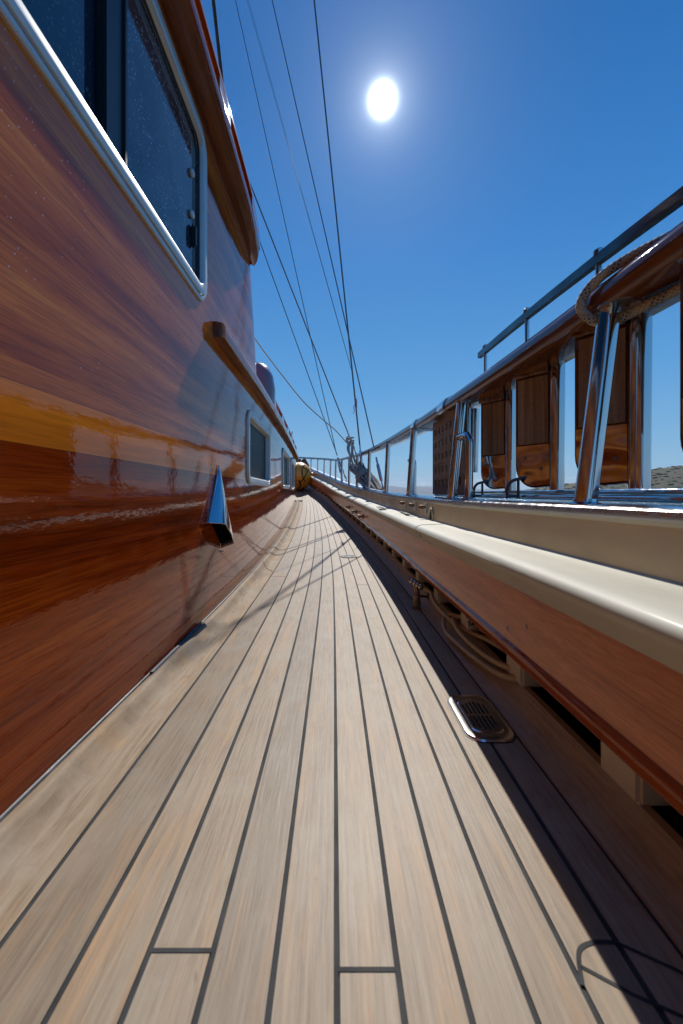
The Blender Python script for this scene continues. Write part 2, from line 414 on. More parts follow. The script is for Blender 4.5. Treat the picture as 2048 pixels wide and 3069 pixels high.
mb = MB(); wall_sweep(mb, [(-.004,.040),(.001,.043),(.004,.042),(.006,.036)], P, NN, True); mb.build('sealant_bead', simple('sealant', (.08,.09,.10), .5, coat=.1, var=.7, vscale=25), deck)
mb = MB(); wall_sweep(mb, [(.0005,.042),(.0055,.046),(.010,.0445),(.013,.040)], *(lambda q: (q[0], q[1]))(wall_path(1.02, 1.30, 8, False)), True, caps=False)
mb.build('sealant_patch', simple('patch', (.02,.025,.05), .5), deck)
# foredeck
mb = MB(); rows = []
for y in frange(7.9, 12.2, 40):
    rows.append([Vector((x, y, ZD(y)-.004)) for x in frange(-3.4, min(C(y)+.32, .32), 8)])
grid(mb, rows, uv=[(40.2+v.x*.3, v.y) for r in rows for v in r]); mb.build('foredeck', M['teak'], deck)
# butt joints and the nibbed end near the camera: strips of caulk let into the planks
mb = MB()
def ribbon(pts, w, z=.0006):
    pts = [Vector((p[0], p[1], 0)) for p in pts]; v = []
    for i, p in enumerate(pts):
        t = (pts[min(i+1, len(pts)-1)]-pts[max(i-1, 0)]).normalized(); n = Vector((-t.y, t.x, 0))
        for s in (-.5, .5):
            q = p+n*w*s; q.z = ZD(q.y)+z; v.append(q)
    mb.add(v, [(2*i, 2*i+1, 2*i+3, 2*i+2) for i in range(len(pts)-1)])
def butt(k, y): ribbon([(su(SEAMS[k]+.002, y), y), (su(SEAMS[k+1]-.002, y), y)], .0045 if y < 1 else .004)
butt(2, .436); butt(5, .4185)
for k, y in ((0, 2.35), (3, 3.1), (7, 2.15), (1, 3.9), (5, 4.6), (8, 3.3)): butt(k, y)
ribbon(spline([(.2535,.405,0),(.262,.425,0),(.272,.438,0),(.292,.444,0),(.318,.443,0)], 6), .0045)
ribbon([(.262,.421),(.30,.397),(.335,.380),(.40,.350)], .004)
ribbon([(.318,.442),(.36,.418),(.376,.406)], .004)
mb.build('caulked_joint', M['caulk'], deck, False)

# ---------------------------------------------------------------- deckhouse
house = empty('deckhouse', (-.6, 1.5, 0), 'varnished mahogany deckhouse with aluminium windows along the left of the deck', 'deckhouse')
BW = (-.55, 1.468, 1.180, 1.806)           # big window outer frame y0 y1 z0 z1
PORT = [(2.18, 3.02, .555, .975), (4.0, 4.93, .56, .975), (5.28, 6.05, .56, .98)]
def lower_wall():
    holes = [(a+.045, b_-.045, c_+.045, d-.045) for a, b_, c_, d in PORT]
    ysl = sorted(set([round(y, 4) for y in frange(-2.2, 7.6, 80)]+[round(v, 4) for h in holes for v in h[:2]]))
    zs = sorted(set([-.02,.1,.2,.3,.4,.5,.6,.7,.8,.9,1.0,1.1,1.14]+[round(v, 4) for h in holes for v in h[2:]]))
    mb = MB(); rows = [[Vector((W(y), y, z)) for z in zs] for y in ysl]
    def skip(i, j):
        yc = (ysl[i]+ysl[i+1])/2; zc = (zs[j]+zs[j+1])/2
        return any(a < yc < b_ and c_ < zc < d for a, b_, c_, d in holes)
    grid(mb, rows, skip=skip)
    Pc, Nc = wall_path(7.5, 7.6, 1); Pc = Pc[1:]
    grid(mb, [[p+Vector((0,0,z)) for z in zs] for p in Pc])
    return mb.build('side_wall', M['cabin'], house, sharp=60)
lower_wall()
def upper_y(y, z): return y-(z-1.14)*.38*max(0, min(1, (y-1.9)/.7))
def upper_wall():
    a, b_, c_, d = BW[0]+.05, BW[1]-.05, BW[2]+.045, BW[3]-.045
    ysl = sorted(set([round(v, 4) for v in frange(-2.2, 2.5, 40)]+[a, b_])); zs = sorted(set([1.14,1.3,1.4,1.5,1.6,1.7,1.88,round(c_, 4),round(d, 4)]))
    pts = [(W(y), y) for y in ysl]
    r = .16
    for k in range(1, 9):
        an = R(90*k/8); pts.append((W(2.5)-r*(1-math.cos(an)), 2.5+r*math.sin(an)))
    pts.append((-2.9, 2.5+r+.02))
    mb = MB(); rows = [[Vector((x, upper_y(y, z), z)) for z in zs] for x, y in pts]
    def skip(i, j):
        if i+1 >= len(ysl): return False
        yc = (ysl[i]+ysl[i+1])/2; zc = (zs[j]+zs[j+1])/2
        return a < yc < b_ and c_ < zc < d
    grid(mb, rows, skip=skip); return mb.build('wheelhouse_wall', M['cabin'], house, sharp=60)
upper_wall()
def rrect(y0, y1, z0, z1, r, n=8):
    out = []
    for (cy, cz, a0) in ((y1-r, z1-r, 0), (y0+r, z1-r, 90), (y0+r, z0+r, 180), (y1-r, z0+r, 270)):
        for k in range(n+1):
            a = R(a0+90*k/n); out.append((cy+r*math.cos(a), cz+r*math.sin(a)))
    return out
def frame(parent, name, rect, r, rings, material):
    y0, y1, z0, z1 = rect; mb = MB(); rows = []
    for (ins, off) in rings:
        rows.append([Vector((W(y)+off, y, z)) for (y, z) in rrect(y0+ins, y1-ins, z0+ins, z1-ins, max(.004, r-ins*.8))])
    grid(mb, rows, closed=True); return mb.build(name, material, parent, sharp=40)
def pane(parent, name, rect, r, off, material):
    y0, y1, z0, z1 = rect; mb = MB(); pts = rrect(y0, y1, z0, z1, r)
    cx = Vector((W((y0+y1)/2)+off, (y0+y1)/2, (z0+z1)/2)); v = [cx]+[Vector((W(y)+off, y, z)) for y, z in pts]; n = len(pts)
    mb.add(v, [(0, 1+i, 1+(i+1) % n) for i in range(n)]); return mb.build(name, material, parent, False)
# big sliding window
fr = frame(house, 'window', BW, .085, [(0,-.002),(0,.005),(.003,.008),(.012,.0085),(.0135,.0035),(.018,.0035),(.0195,.011),(.024,.0135),(.047,.0135),(.051,.0115),(.054,.006),(.058,-.012),(.060,-.03)], M['alu'])
fr['label'] = 'large sliding wheelhouse window in a grooved aluminium frame'
y0, y1, z0, z1 = BW
pane(fr, 'window_pane', (.905, y1-.052, z0+.052, z1-.052), .03, -.010, M['glass'])
pane(fr, 'window_pane', (y0+.052, .86, z0+.052, z1-.052), .03, -.024, M['glass_back'])
mb = MB(); mb.box((W0-.010, .868, (z0+z1)/2), (.022, .078, z1-z0-.105), bev=.003); mb.box((W0-.002, .90, (z0+z1)/2), (.018, .014, z1-z0-.112), bev=.003)
mb.build('mullion', M['black'], fr)
mb = MB(); pr = rrect(y0+.055, y1-.055, z0+.055, z1-.055, .04)
mb.tube([Vector((W(y)-.006, y, z)) for y, z in pr], .0045, 8, closed=True); mb.build('gasket', M['black'], fr)
for z in (1.585, 1.445):
    mb = MB(); mb.lathe([(.001,0),(.012,0),(.014,.004),(.012,.010),(.004,.013)], (W0-.008, 1.345, z), (1,0,0), 20); mb.build('latch_button', M['alu'], fr)
mb = MB(); mb.box((W0+.0, 1.352, 1.375), (.018, .022, .075), bev=.006); mb.build('latch_handle', M['black'], fr)
for y in (.52, 1.02, 1.33):
    mb = MB(); mb.box((W0+.0137, y, z0+.037), (.0018, .085, .0065), bev=.0005); mb.build('drain_slot', M['black'], fr)
# portholes in the low cabin
for i, rc in enumerate(PORT):
    f_ = frame(house, 'porthole', rc, .07, [(0,-.002),(0,.006),(.004,.011),(.032,.012),(.038,.010),(.041,.002),(.044,-.012),(.050,-.016),(.052,-.04)], M['alu'])
    f_['label'] = ('low square-cornered porthole nearest the vent cowl', 'low porthole second along the deckhouse side', 'low porthole farthest forward by the yellow fender')[i]
    a, b_, c_, d = rc
    pane(f_, 'pane', (a+.046, b_-.046, c_+.046, d-.046), .025, -.021, M['glass_clean'])
    for (yy, zz) in [(a+.1, c_+.02), ((a+b_)/2, c_+.02), (b_-.1, c_+.02), (a+.1, d-.02), ((a+b_)/2, d-.02), (b_-.1, d-.02), (a+.02, (c_+d)/2), (b_-.02, (c_+d)/2)]:
        mb = MB(); mb.lathe([(.001,0),(.0045,0),(.004,.002)], (W(yy)+.0115, yy, zz), (1,0,0), 10); mb.build('screw', M['steel_dull'], f_)
# eyebrow moulding at the low roof's edge
def trimpath(y0, y1, n, corner): return wall_path(y0, y1, n, corner)
P1, N1 = wall_path(1.56, 7.6, 90)
def nose(p, s=1.56, L_=.018):
    t = (p.y-s)/L_
    k = .80+.20*math.sqrt(max(0, 1-(1-min(1, t))**2)) if t < 1 else 1
    return k*(1-.035*max(0, p.y-3))
prof = [(-.003,1.117),(.030,1.1155),(.0435,1.116),(.0455,1.121),(.046,1.150),(.0455,1.164),(.041,1.173),(.015,1.178),(-.003,1.178)]
pth = [Vector((W(1.56+t), 1.56+t, 0)) for t in (0, .003, .008, .013, .018)]; P1 = pth+P1[1:]; N1 = [Vector((1,0,0))]*5+N1[1:]
mb = MB(); wall_sweep(mb, prof, P1, N1, closed=True, caps=True, taper=nose)
np_ = len(prof)
for fi, f_ in enumerate(mb.f):
    j = f_[0] % np_
    mb.m[fi] = 2 if len(f_) > 4 else (1 if 2 <= j <= 7 else 0)
M['trim2'] = varnish('eyebrow_varnish', [(.13,.05,.022),(.30,.13,.065),(.42,.22,.13)], wave=.3, coat_r=.10, stretch=(24,1.6,24), coat=.8)[0]
mb.build('eyebrow_moulding', [M['trim2'], M['cabin'], M['dark_varnish']], house)
# dark joint lines under the moulding
mb = MB(); wall_sweep(mb, [(.018,1.1157),(.0195,1.1151),(.021,1.1157)], P1[4:], N1[4:], taper=nose); mb.build('moulding_seam', M['black'], house)
# coaming above the moulding and the roof
P2, N2 = wall_path(2.5, 7.6, 60)
mb = MB(); wall_sweep(mb, [(.020,1.172),(.022,1.20),(.016,1.208),(-.02,1.212),(-.30,1.235)], P2, N2); mb.build('roof_coaming', M['cabin'], house)
mb = MB(); Pr = [p for p in P2]
rows = [[Vector((W(y)-.2, y, 1.233)), Vector((-1.6, y, 1.27)), Vector((-3.0, y, 1.28))] for y in frange(2.5, 7.7, 10)]
grid(mb, rows); mb.build('roof', M['cream'], house)
# slotted grab rail along the low roof
def slotted_rail(parent, y0, y1, slots, xo, zlo, zhi, th, name, material, zslot):
    ysl = sorted(set([y0, y1]+[v for s in slots for v in s]+frange(y0, y1, 40))); mb = MB()
    lo, hi = zslot
    def sect(a, b_, za, zb_, ks=False):
        rows = []
        for y in [v for v in ysl if a-1e-6 <= v <= b_+1e-6]:
            k = 1.
            e = .06
            if ks: k = math.sqrt(max(.08, 1-(1-min(1, (y-y0)/e, (y1-y)/e))**2)) if min((y-y0), (y1-y)) < e else 1
            x = xo(y); zt = za+(zb_-za)*k
            rows.append([Vector((x-th/2, y, za)), Vector((x+th/2, y, za)), Vector((x+th/2, y, zt-.008)), Vector((x+th/2-.006, y, zt)), Vector((x-th/2+.006, y, zt)), Vector((x-th/2, y, zt-.008))])
        grid(mb, rows, closed=True, caps=True)
    sect(y0, y1, hi, zhi, True)
    edges = [y0]+[v for s in slots for v in s]+[y1]
    for i in range(0, len(edges), 2): sect(edges[i], edges[i+1], zlo, hi+.001)
    return mb.build(name, material, parent, sharp=50)
slotted_rail(house, 3.14, 6.8, [(3.30,3.78),(3.98,4.46),(4.68,5.14),(5.36,5.82),(6.04,6.48)], lambda y: W(y)+.005, 1.205, 1.285, .028, 'roof_handrail', M['cabin'], (1.222, 1.262))
# rounded ventilator box and fittings on the roof
mb = MB(); mb.lathe([(.13,0),(.135,.10),(.12,.20),(.085,.27),(.03,.30),(.001,.302)], (W(2.9)-.085, 2.98, 1.18), (0,0,1), 28); mb.build('roof_ventilator', simple('ventilator_sky_tint', (.20,.12,.15), .3, coat=.8, bmp=.2, bscale=200), house)  # purple base stands in for sky reflected in the glossy ventilator
mb = MB(); mb.lathe([(.001,0),(.012,0),(.024,.01),(.028,.025),(.02,.042),(.001,.05)], (W(3.05)+.005, 3.06, 1.205), (0,0,1), 18); mb.build('roof_knob', M['steel_dull'], house)
mb = MB(); p = Vector((W(5.5)+.0, 5.5, 1.285)); mb.tube([p, p+Vector((0,0,.07))], .006, 8); mb.tube(spline([p+Vector((0,-.03,.02)), p+Vector((.01,0,.08)), p+Vector((0,.04,.05)), p+Vector((0,.03,.0))], 6), .006, 8)
mb.build('roof_fitting', M['steel'], house)
# wheelhouse roof: overhanging visor with a slotted rail along its edge
UP = [(y, ) for y in frange(-2.2, 2.36, 60)]
def visor():
    mb = MB(); rows = []; uv = []
    for y in frange(-2.2, 2.2, 44)+[2.24, 2.28, 2.31, 2.335, 2.35]:
        t = max(0, (y-1.85)/.5); e = max(0, (y-2.2)/.15); k = (.082*(1-.42*t**1.6))*math.sqrt(max(.02, 1-e*e))
        w = W(y)-.002; zt = 1.86+.065*math.sqrt(max(.05, 1-e*e))
        prof_ = [(w, 1.853), (w+k*.42, 1.851), (w+k*.44, 1.847), (w+k*.92, 1.846), (w+k, 1.853), (w+k*1.03, 1.875), (w+k*1.0, zt-.022), (w+k*.9, zt-.01), (w+k*.3, zt), (w-.1, zt+.005)]
        rows.append([Vector((x, y, z)) for x, z in prof_])
    grid(mb, rows, uv=[(v.x+v.z, v.y) for r in rows for v in r], caps=False); n = len(rows)
    for fi, f_ in enumerate(mb.f):
        if f_[0] % 10 >= 3: mb.m[fi] = 1
    mb.add(rows[-1], [tuple(range(len(rows[-1])))], m=1)
    return mb.build('visor', [M['trim_varnish'], M['cabin']], house, sharp=30)
visor()
def vx(y):
    t = max(0, (y-1.85)/.5); return W(y)+(.082*(1-.42*t**1.6))-.014
slotted_rail(house, -2.0, 2.26, [(-.1,.32),(.46,.86),(.98,1.365),(1.51,1.92)], vx, 1.885, 1.965, .03, 'visor_handrail', M['cabin'], (1.908, 1.942))
rows = [[Vector((W(y)-.05, y, 1.925)), Vector((-1.6, y, 1.98)), Vector((-2.9, y, 1.99))] for y in frange(-2.2, 2.32, 8)]
mb = MB(); grid(mb, rows); mb.build('wheelhouse_roof', M['cream'], house)

# vent cowl on the cabin side
cowl = empty('vent_cowl', (W0, 1.6, .27), 'polished steel clamshell vent cowl on the varnished cabin side', 'vent')
def cowlv():
    A = at(657, 1404, X=W0+.006); B = at(627, 1566, X=W0+.003); E = at(662, 1642, X=W0+.003)
    Cc = at(678, 1572, Y=1.55); D = at(703, 1627, Y=1.66)
    
    rows = []
    # cross-sections from the tip down to the mouth: wall-left, ridge-left, ridge-right, wall-right
    a = A+Vector((.004,0,0))
    def lerp(p, q, t): return p+(q-p)*t
    for t in (0, .12, .3, .5, .7, .85, 1.):
        l = lerp(A, B, t); c1 = lerp(a, lerp(B, Cc, .93)+Vector((.012,0,0)), t**1.08); c2 = lerp(a, Cc, t**1.05); c3 = lerp(a, D, t**1.02); r_ = lerp(A, E, t)
        c1 = lerp(l, c2, .72)+Vector((.006*t, 0, .002*t))
        sec = [l, lerp(l, c1, .5)+Vector((.006*t,0,0)), c1, c2, lerp(c2, c3, .12), lerp(c2, c3, .5)+Vector((.004*t,0,0)), lerp(c2, c3, .9), c3, lerp(c3, r_, .12), r_]
        rows.append(sec)
    return rows
rows = cowlv(); mb = MB(); grid(mb, rows)
inner = [[p+(Vector((W0+.004, 1.62, .42))-p)*.05 for p in r] for r in rows]
mb.build('hood', M['steel'], cowl, sharp=75)
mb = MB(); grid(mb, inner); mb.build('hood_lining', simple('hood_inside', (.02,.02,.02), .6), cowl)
mb = MB(); mb.add([p+(rows[-2][k]-p)*.35 for k, p in enumerate(rows[-1])], [tuple(range(len(rows[-1])))]); mb.build('mouth_shade', simple('cowl_shade', (.004,.004,.004), .95, spec=0.), cowl, False)  # dark sheet added across the cowl mouth to stand for the shade inside
mb = MB(); mb.tube(rows[-1], .0022, 8); mb.build('rim', M['steel'], cowl)
mb = MB(); fl = [rows[k][0]+Vector((.001,-.010,0)) for k in range(7)]; mb.tube([rows[0][0]+Vector((.001,0,.012))]+fl, .0035, 8); mb.build('flange', M['steel'], cowl)
mb = MB(); mb.lathe([(.001,0),(.006,0),(.006,.008),(.001,.012)], at(663, 1652, X=W0), (1,0,0), 12); mb.build('screw', M['steel_dull'], cowl)

# ---------------------------------------------------------------- bulwark
bul = empty('bulwark', (.45, 1.5, 0), 'cream painted bulwark with mahogany facing board along the right of the deck', 'bulwark')
mb = MB(); hull_sweep(mb, [(.352,.188),(.349,.205),(.348,.26),(.350,.325),(.372,.325),(.374,.188)], YS, closed=True, caps=True)
fb = mb.build('facing_board', M['board'], bul)
mb = MB(); hull_sweep(mb, [(.354,.178),(.347,.180),(.344,.185),(.3465,.191),(.343,.196),(.344,.204),(.349,.209),(.372,.209),(.374,.178)], YS, closed=True, caps=True)
mb.build('edge_moulding', M['moulding'], bul)
mb = MB(); hull_sweep(mb, [(.372,.3205),(.3465,.322),(.3455,.334),(.3435,.345),(.3385,.348),(.3335,.353),(.3315,.360),(.3345,.3675),(.344,.3735),(.362,.3765),(.42,.3775),(.46,.378),(.468,.382)], YS)
mb.build('covering_board', M['cream'], bul)
mb = MB(); hull_sweep(mb, [(.468,.376),(.470,.390),(.476,.455)], YS); mb.build('upper_panel', M['beige'], bul)
mb = MB(); hull_sweep(mb, [(.476,.455),(.472,.462),(.474,.470),(.482,.475),(.60,.478),(.64,.470),(.66,.40),(.66,.1),(.63,-.6),(.55,-1.6),(.40,-2.6)], YS); mb.build('hull_side', M['cream'], bul)
mb = MB(); hull_sweep(mb, [(.4735,.470),(.4745,.4775),(.480,.4815),(.60,.4835),(.60,.4775)], YS); mb.build('capping_strip', M['steel_dull'], bul)
mb = MB(); hull_sweep(mb, [(.45,-.055),(.56,-.05),(.56,.385)], YS); mb.build('inner_hull', M['dark_void'], bul)
k = 0; y = .575-.35*4
while y < 9.7:
    mb = MB(); x0 = C(y)+.43; hgt = .26*HS(y)
    mb.box((x0+.05, y+.03, zb(y, .055)+hgt/2), (.10, .085, hgt), bev=.006); mb.build('support_block', M['block'], bul)
    y += .35
# scarf joints in the covering board, plugs in the facing board
for yj in (1.55, 4.55, 5.35, 6.2):
    mb = MB(); hp_ = [(.3445,.334),(.3425,.345),(.333,.353),(.331,.360),(.334,.3680),(.344,.3742),(.362,.3772),(.42,.3782),(.46,.3787)]
    mb.tube([Vector((x+C(yj), yj+.10*k/8, zb(yj, h)+.0004)) for k, (x, h) in enumerate(hp_)], .0011, 5); mb.build('scarf_joint', M['lash'], bul)
for yj, hj in ((.72,.262),(1.32,.275),(.80,.232)):
    mb = MB(); mb.lathe([(.0001,0),(.0052,0),(.005,.0006)], (C(yj)+.3485, yj, zb(yj, hj)), (-1,0,0), 14); mb.build('wood_plug', simple('plug', (.10+.1*random.random(),.03,.012), .5, coat=.4), bul)
yj = 2.62; mb = MB()
cp = [(.0125,.0416),(.021,.0407),(.0265,.0365),(.0345,.0255),(.0465,.014),(.062,.0066),(.082,.0024),(.1025,.0012)]
mb.tube([Vector((W(yj-.02*k)+o_, yj-.02*k, ZD(yj)+z_)) for k, (o_, z_) in enumerate(cp)], .0011, 5); mb.build('curb_joint', M['caulk'], deck)
# small fittings on the bulwark
for i, (px, py) in enumerate(((1217,1510),(1246,1516.5),(1279,1523))):
    yy = (.470+0)/((px-CX)/F)
    for _ in range(6): yy = (.470+C(yy))/((px-CX)/F)
    p = at(px, py, Y=yy)
    e = empty('fairlead', p, ('small dark screw-eye farthest forward of three on the cream bulwark', 'middle one of three small dark screw-eyes on the cream bulwark', 'small dark screw-eye nearest the arched drain hole')[i], 'fitting', 'screw-eyes on the bulwark')
    mb = MB(); mb.box(p+Vector((-.004,0,0)), (.008,.016,.052), bev=.002); mb.build('back_plate', M['steel_dull'], e)
    mb = MB(); mb.lathe([(.001,0),(.006,0),(.008,.008),(.010,.02),(.009,.034),(.004,.038)], p+Vector((-.004,0,.004)), (-1,-.25,.05), 14); mb.build('stud', M['bronze'], e)
mb = MB(); yy = .9/.5; yy = 1.88; p = at(1299, 1553, Y=1.88)
p = Vector((C(1.88)+.4685, 1.88, zb(1.88,.378)))
arc = [(.036*math.cos(a), .055*math.sin(a)) for a in [math.pi*k/10 for k in range(11)]]
mb.prism(arc, p+Vector((-.001,0,0)), (0,1,0), (.08,0,1), (1,0,0), .012); mb.build('drain_hole', M['dark_void'], bul)
mb = MB(); mb.tube([p+Vector((-.001, a, .0+b_)) for a, b_ in arc], .005, 8); mb.build('drain_rim', M['beige'], bul)
for i, Yk in enumerate((4.75, 4.15, 3.65)):
    p = Vector((C(Yk)+.348, Yk, zb(Yk, .25)))
    e = empty('rope_peg', p, ('turned bronze peg farthest forward on the mahogany facing board', 'middle one of three turned bronze pegs on the mahogany facing board', 'turned bronze peg nearest along the mahogany facing board')[i], 'peg', 'pegs on the facing board')
    mb = MB(); mb.lathe([(.001,0),(.022,0),(.024,.004),(.010,.010),(.008,.03),(.018,.036),(.018,.042),(.004,.046)], p, (-1,0,0), 16); mb.build('peg', M['bronze'], e)
e = empty('louvre_vent', (C(2.9)+.40, 2.9, zb(2.9,.378)), 'dark louvred vent plate let into the top of the cream covering board', 'vent')
mb = MB(); ang = Matrix.Rotation(math.atan(-.05), 4, 'Z')
mb.box((C(2.95)+.392, 2.95, zb(2.95,.3795)), (.045,.42,.004), ang, bev=.001); mb.build('plate', M['steel_dull'], e)
mb = MB()
for k in range(22): mb.box((C(2.95)+.392, 2.76+.018*k, zb(2.95,.3825)), (.036,.008,.002), ang)
mb.build('slot', M['black'], e)
mb = MB(); mb.box((C(2.55)+.452, 2.5, zb(2.5,.3805)), (.024,.62,.004), ang, bev=.001); o = mb.build('fuel_gutter', M['black'], bul)

# ---------------------------------------------------------------- guard rail
rail = empty('guard_rail', (.6, .825, .48), 'dark varnished cap rail on polished steel posts above the bulwark', 'rail')
RP = [(.556,-.036),(.684,-.036),(.697,-.026),(.702,-.004),(.692,.020),(.665,.030),(.62,.034),(.580,.030),(.553,.017),(.5415,-.002),(.5405,-.018),(.5445,-.029)]
def rscale(y): return 1 if y < 2 else max(.62, 1-.075*(y-2))
def rprof(y): s = rscale(y); return [(.62+(x-.62)*s-.0*(1-s), h*s) for x, h in RP]
rows = [[Vector((x+C(y), y, ZR(y)+h)) for x, h in rprof(y)] for y in YS]
mb = MB(); grid(mb, rows, closed=True, uv=[(k*.04, r[0].y) for r in rows for k in range(len(RP))], caps=True); mb.build('cap_rail', M['dark_varnish'], rail, sharp=50)
mb = MB(); hull_sweep(mb, [(.5445,-.0295),(.5425,-.033),(.547,-.038),(.556,-.0365)], [y for y in YS if y < 4], rail=True); mb.build('rail_bead', M['trim_varnish'], rail)
for yb in (1.98, 2.62):      # steel sleeves over the scarf joints
    mb = MB(); rows = []
    for dy, g in ((-.055,1.0),(-.055,1.07),(-.03,1.075),(.03,1.075),(.055,1.07),(.055,1.0)):
        rows.append([Vector((C(yb)+.62+(x-.62)*g, yb+dy, ZR(yb)+h*(g+.05))) for x, h in rprof(yb)])
    grid(mb, rows, closed=True); mb.build('joint_sleeve', M['steel'], rail)
def post(y, r=.021, xb=.520):
    lean = .05 if y < 1 else max(.008, .05-.0115*(y-1)); s = rscale(y); top = Vector((C(y)+xb+lean, y, ZR(y)-.034*s)); bot = Vector((C(y)+xb, y, zb(y, .478)))
    r = r*(.55+.45*s); mb = MB(); mb.tube([bot, top], r, 20)
    o = mb.build('post', M['steel'], rail)
    mb = MB(); mb.lathe([(r*1.9,0),(r*1.9,.004),(r*1.1,.008),(r*1.05,.014)], bot+Vector((0,0,.002)), (0,0,1), 20)
    mb.build('base_flange', M['steel'], o)
    mb = MB(); ex = [( -.055,-.012),(-.03,-.035),(.03,-.035),(.055,-.012),(.055,.012),(.03,.035),(-.03,.035),(-.055,.012)]
    mb.prism([(a*s, b_*s) for a, b_ in ex], top+Vector((.012*s,0,-.004)), (.35,.94,0), (.94,-.35,0), (0,0,1), .0045)
    q = mb.build('top_plate', M['steel_dull'], o, False)
    return o
PY = [.825, 1.73, 2.6, 3.45, 4.4, 5.25, 5.95, 6.7, 7.4, 8.0, 8.6, 9.2, 9.8, 10.5, -.1, -1.0]
for y in PY: post(y)
# bent steel hoops beside two of the posts
def hoop(y, name_label, px0=None, h=.27):
    c = C(y); b0 = Vector((c+.555, y-.11, zb(y,.478))); s = rscale(y)
    pts = [b0, b0+Vector((.004,0,h-.04))]
    for k in range(1, 7):
        a = R(90*k/6); pts.append(b0+Vector((.004-.004*math.sin(a), .035*(1-math.cos(a)), h-.04+.04*math.sin(a))))
    pts += [Vector((c+.548, y-.01, b0.z+h))]
    mb = MB(); mb.tube(pts, .0165*s, 16); e = empty('steel_hoop', b0, name_label, 'handle', 'bent steel hoops on the bulwark')
    mb.build('hoop', M['steel'], e); mb = MB(); mb.lathe([(.03*s,0),(.03*s,.004),(.018*s,.01)], b0+Vector((0,0,.003)), (0,0,1), 18); mb.build('base_flange', M['steel'], e)
hoop(1.73, 'bent polished steel hoop beside the post by the teak grating')
hoop(2.72, 'smaller bent steel hoop just forward of the teak grating', h=.24)
mb = MB(); mb.tube([Vector((.60,1.80,.485)), Vector((.603,1.80,.89))], .017, 16); mb.tube([Vector((.645,1.83,.60)), Vector((.650,1.82,.89))], .018, 16); mb.build('brace', M['steel'], rail)

# ---------------------------------------------------------------- boarding ladder stowed on its side outside the rail
lad = empty('boarding_ladder', (.63, 1.2, .48), 'stowed boarding ladder with dark teak treads and steel tubes outside the rail', 'ladder')
TR = [(.632,2.0+.01)] and [(.615,1.66),(.600,1.31),(.585,.965),(.566,.650),(.556,.30)]
d = Vector((.065,-.09,0)); wd = d.length; du = d.normalized(); dn = Vector((du.y, -du.x, 0))*-1
for (x0, y0) in TR:
    o0 = Vector((x0, y0, 0))
    outline = [(0,.93),(wd,.93),(wd,.525)]
    for k in range(0, 9):
        a = R(-90-90*k/8); outline.append((.062+.062*math.cos(a), .592+.072*math.sin(a)))
    mb = MB(); mb.prism(outline, o0, du, (0,0,1), dn, .026)
    t_ = mb.build('tread', M['dark_varnish'], lad, False)
    mb = MB(); mb.prism([(.010,.660),(wd-.006,.660),(wd-.006,.868),(.010,.868)], o0-dn*.004, du, (0,0,1), dn, .034); mb.build('wood_panel', M['tread_wood'], t_, False)
    pl = [(.003,.655),(wd-.003,.655),(wd-.003,.530)]
    for k in range(0, 9):
        a = R(-90-90*k/8); pl.append((.062+.058*math.cos(a), .594+.068*math.sin(a)))
    mb = MB(); mb.prism(pl, o0-dn*.003, du, (0,0,1), dn, .032); mb.build('end_plate', M['plate'], t_, False)
    for (a, z) in ((.034,.615),(.085,.580)):
        mb = MB(); mb.lathe([(.001,0),(.006,0),(.0045,.003)], o0+du*a+Vector((0,0,z))-dn*.003, -dn, 12); mb.build('screw', M['bronze'], t_)
    mb = MB(); q = o0+du*(wd+.018); mb.tube([q+Vector((0,0,.512)), q+Vector((.004,0,.95))], .0205, 20); mb.build('tube', M['steel'], t_)
    mb = MB(); mb.box(o0+du*wd*.5+Vector((0,0,.895))-dn*.002, (wd, .034, .045), Matrix.Rotation(math.atan2(du.y, du.x), 4, 'Z'), bev=.003); mb.build('top_bracket', M['steel_dull'], t_)
    hooked = y0 > 1.2
    s_ = o0+Vector((-.035,-.02,.486)); mb = MB()
    if hooked: mb.tube(spline([s_, s_+Vector((-.002,0,.03)), s_+Vector((.010,-.004,.055)), s_+Vector((.045,-.008,.066)), s_+Vector((.075,-.01,.072))], 6), .0052, 10)
    if hooked: mb.tube([s_+Vector((.030,-.008,.0)), s_+Vector((.030,-.008,.062))], .0045, 10); mb.tube([s_+Vector((0,0,.008)), s_+Vector((.03,-.008,.008))], .004, 8)
    if hooked: mb.build('hook', M['wire'], lad)
    # short stanchion to the upper stringer
    X = .62; yy = y0-.035; zt = 1.085-.03*(1.61-yy)-.035*(1.61-yy)*abs(1.61-yy)
    mb = MB(); mb.tube([Vector((X, yy, .93)), Vector((X, yy, zt))], .007, 12); mb.lathe([(.001,0),(.012,0),(.012,.010),(.008,.014)], Vector((X, yy, zt+.010)), (0,0,1), 14); mb.build('stanchion', M['steel'], lad)
def zs_(y): return 1.085-.03*(1.61-y)-.035*(1.61-y)*abs(1.61-y)
mb = MB()
rows = []
for y in frange(1.69, -.3, 14):
    z = zs_(y); rows.append([Vector((.612,y,z-.011)), Vector((.628,y,z-.011)), Vector((.628,y,z+.012)), Vector((.612,y,z+.012))])
grid(mb, rows, closed=True, caps=True); mb.build('upper_stringer', M['bar_steel'], lad, False)
mb = MB(); mb.tube([Vector((.69+C(2.2), 2.25, .508)), Vector((.69,1.2,.504)), Vector((.69,-.6,.502))], .0085, 12); mb.build('lower_stringer', M['steel'], lad)
mb = MB(); mb.tube([Vector((.61, 2.0, .493)), Vector((.61,1.2,.492)), Vector((.61,-.6,.490))], .0075, 12); mb.build('lower_stringer', M['steel'], lad)

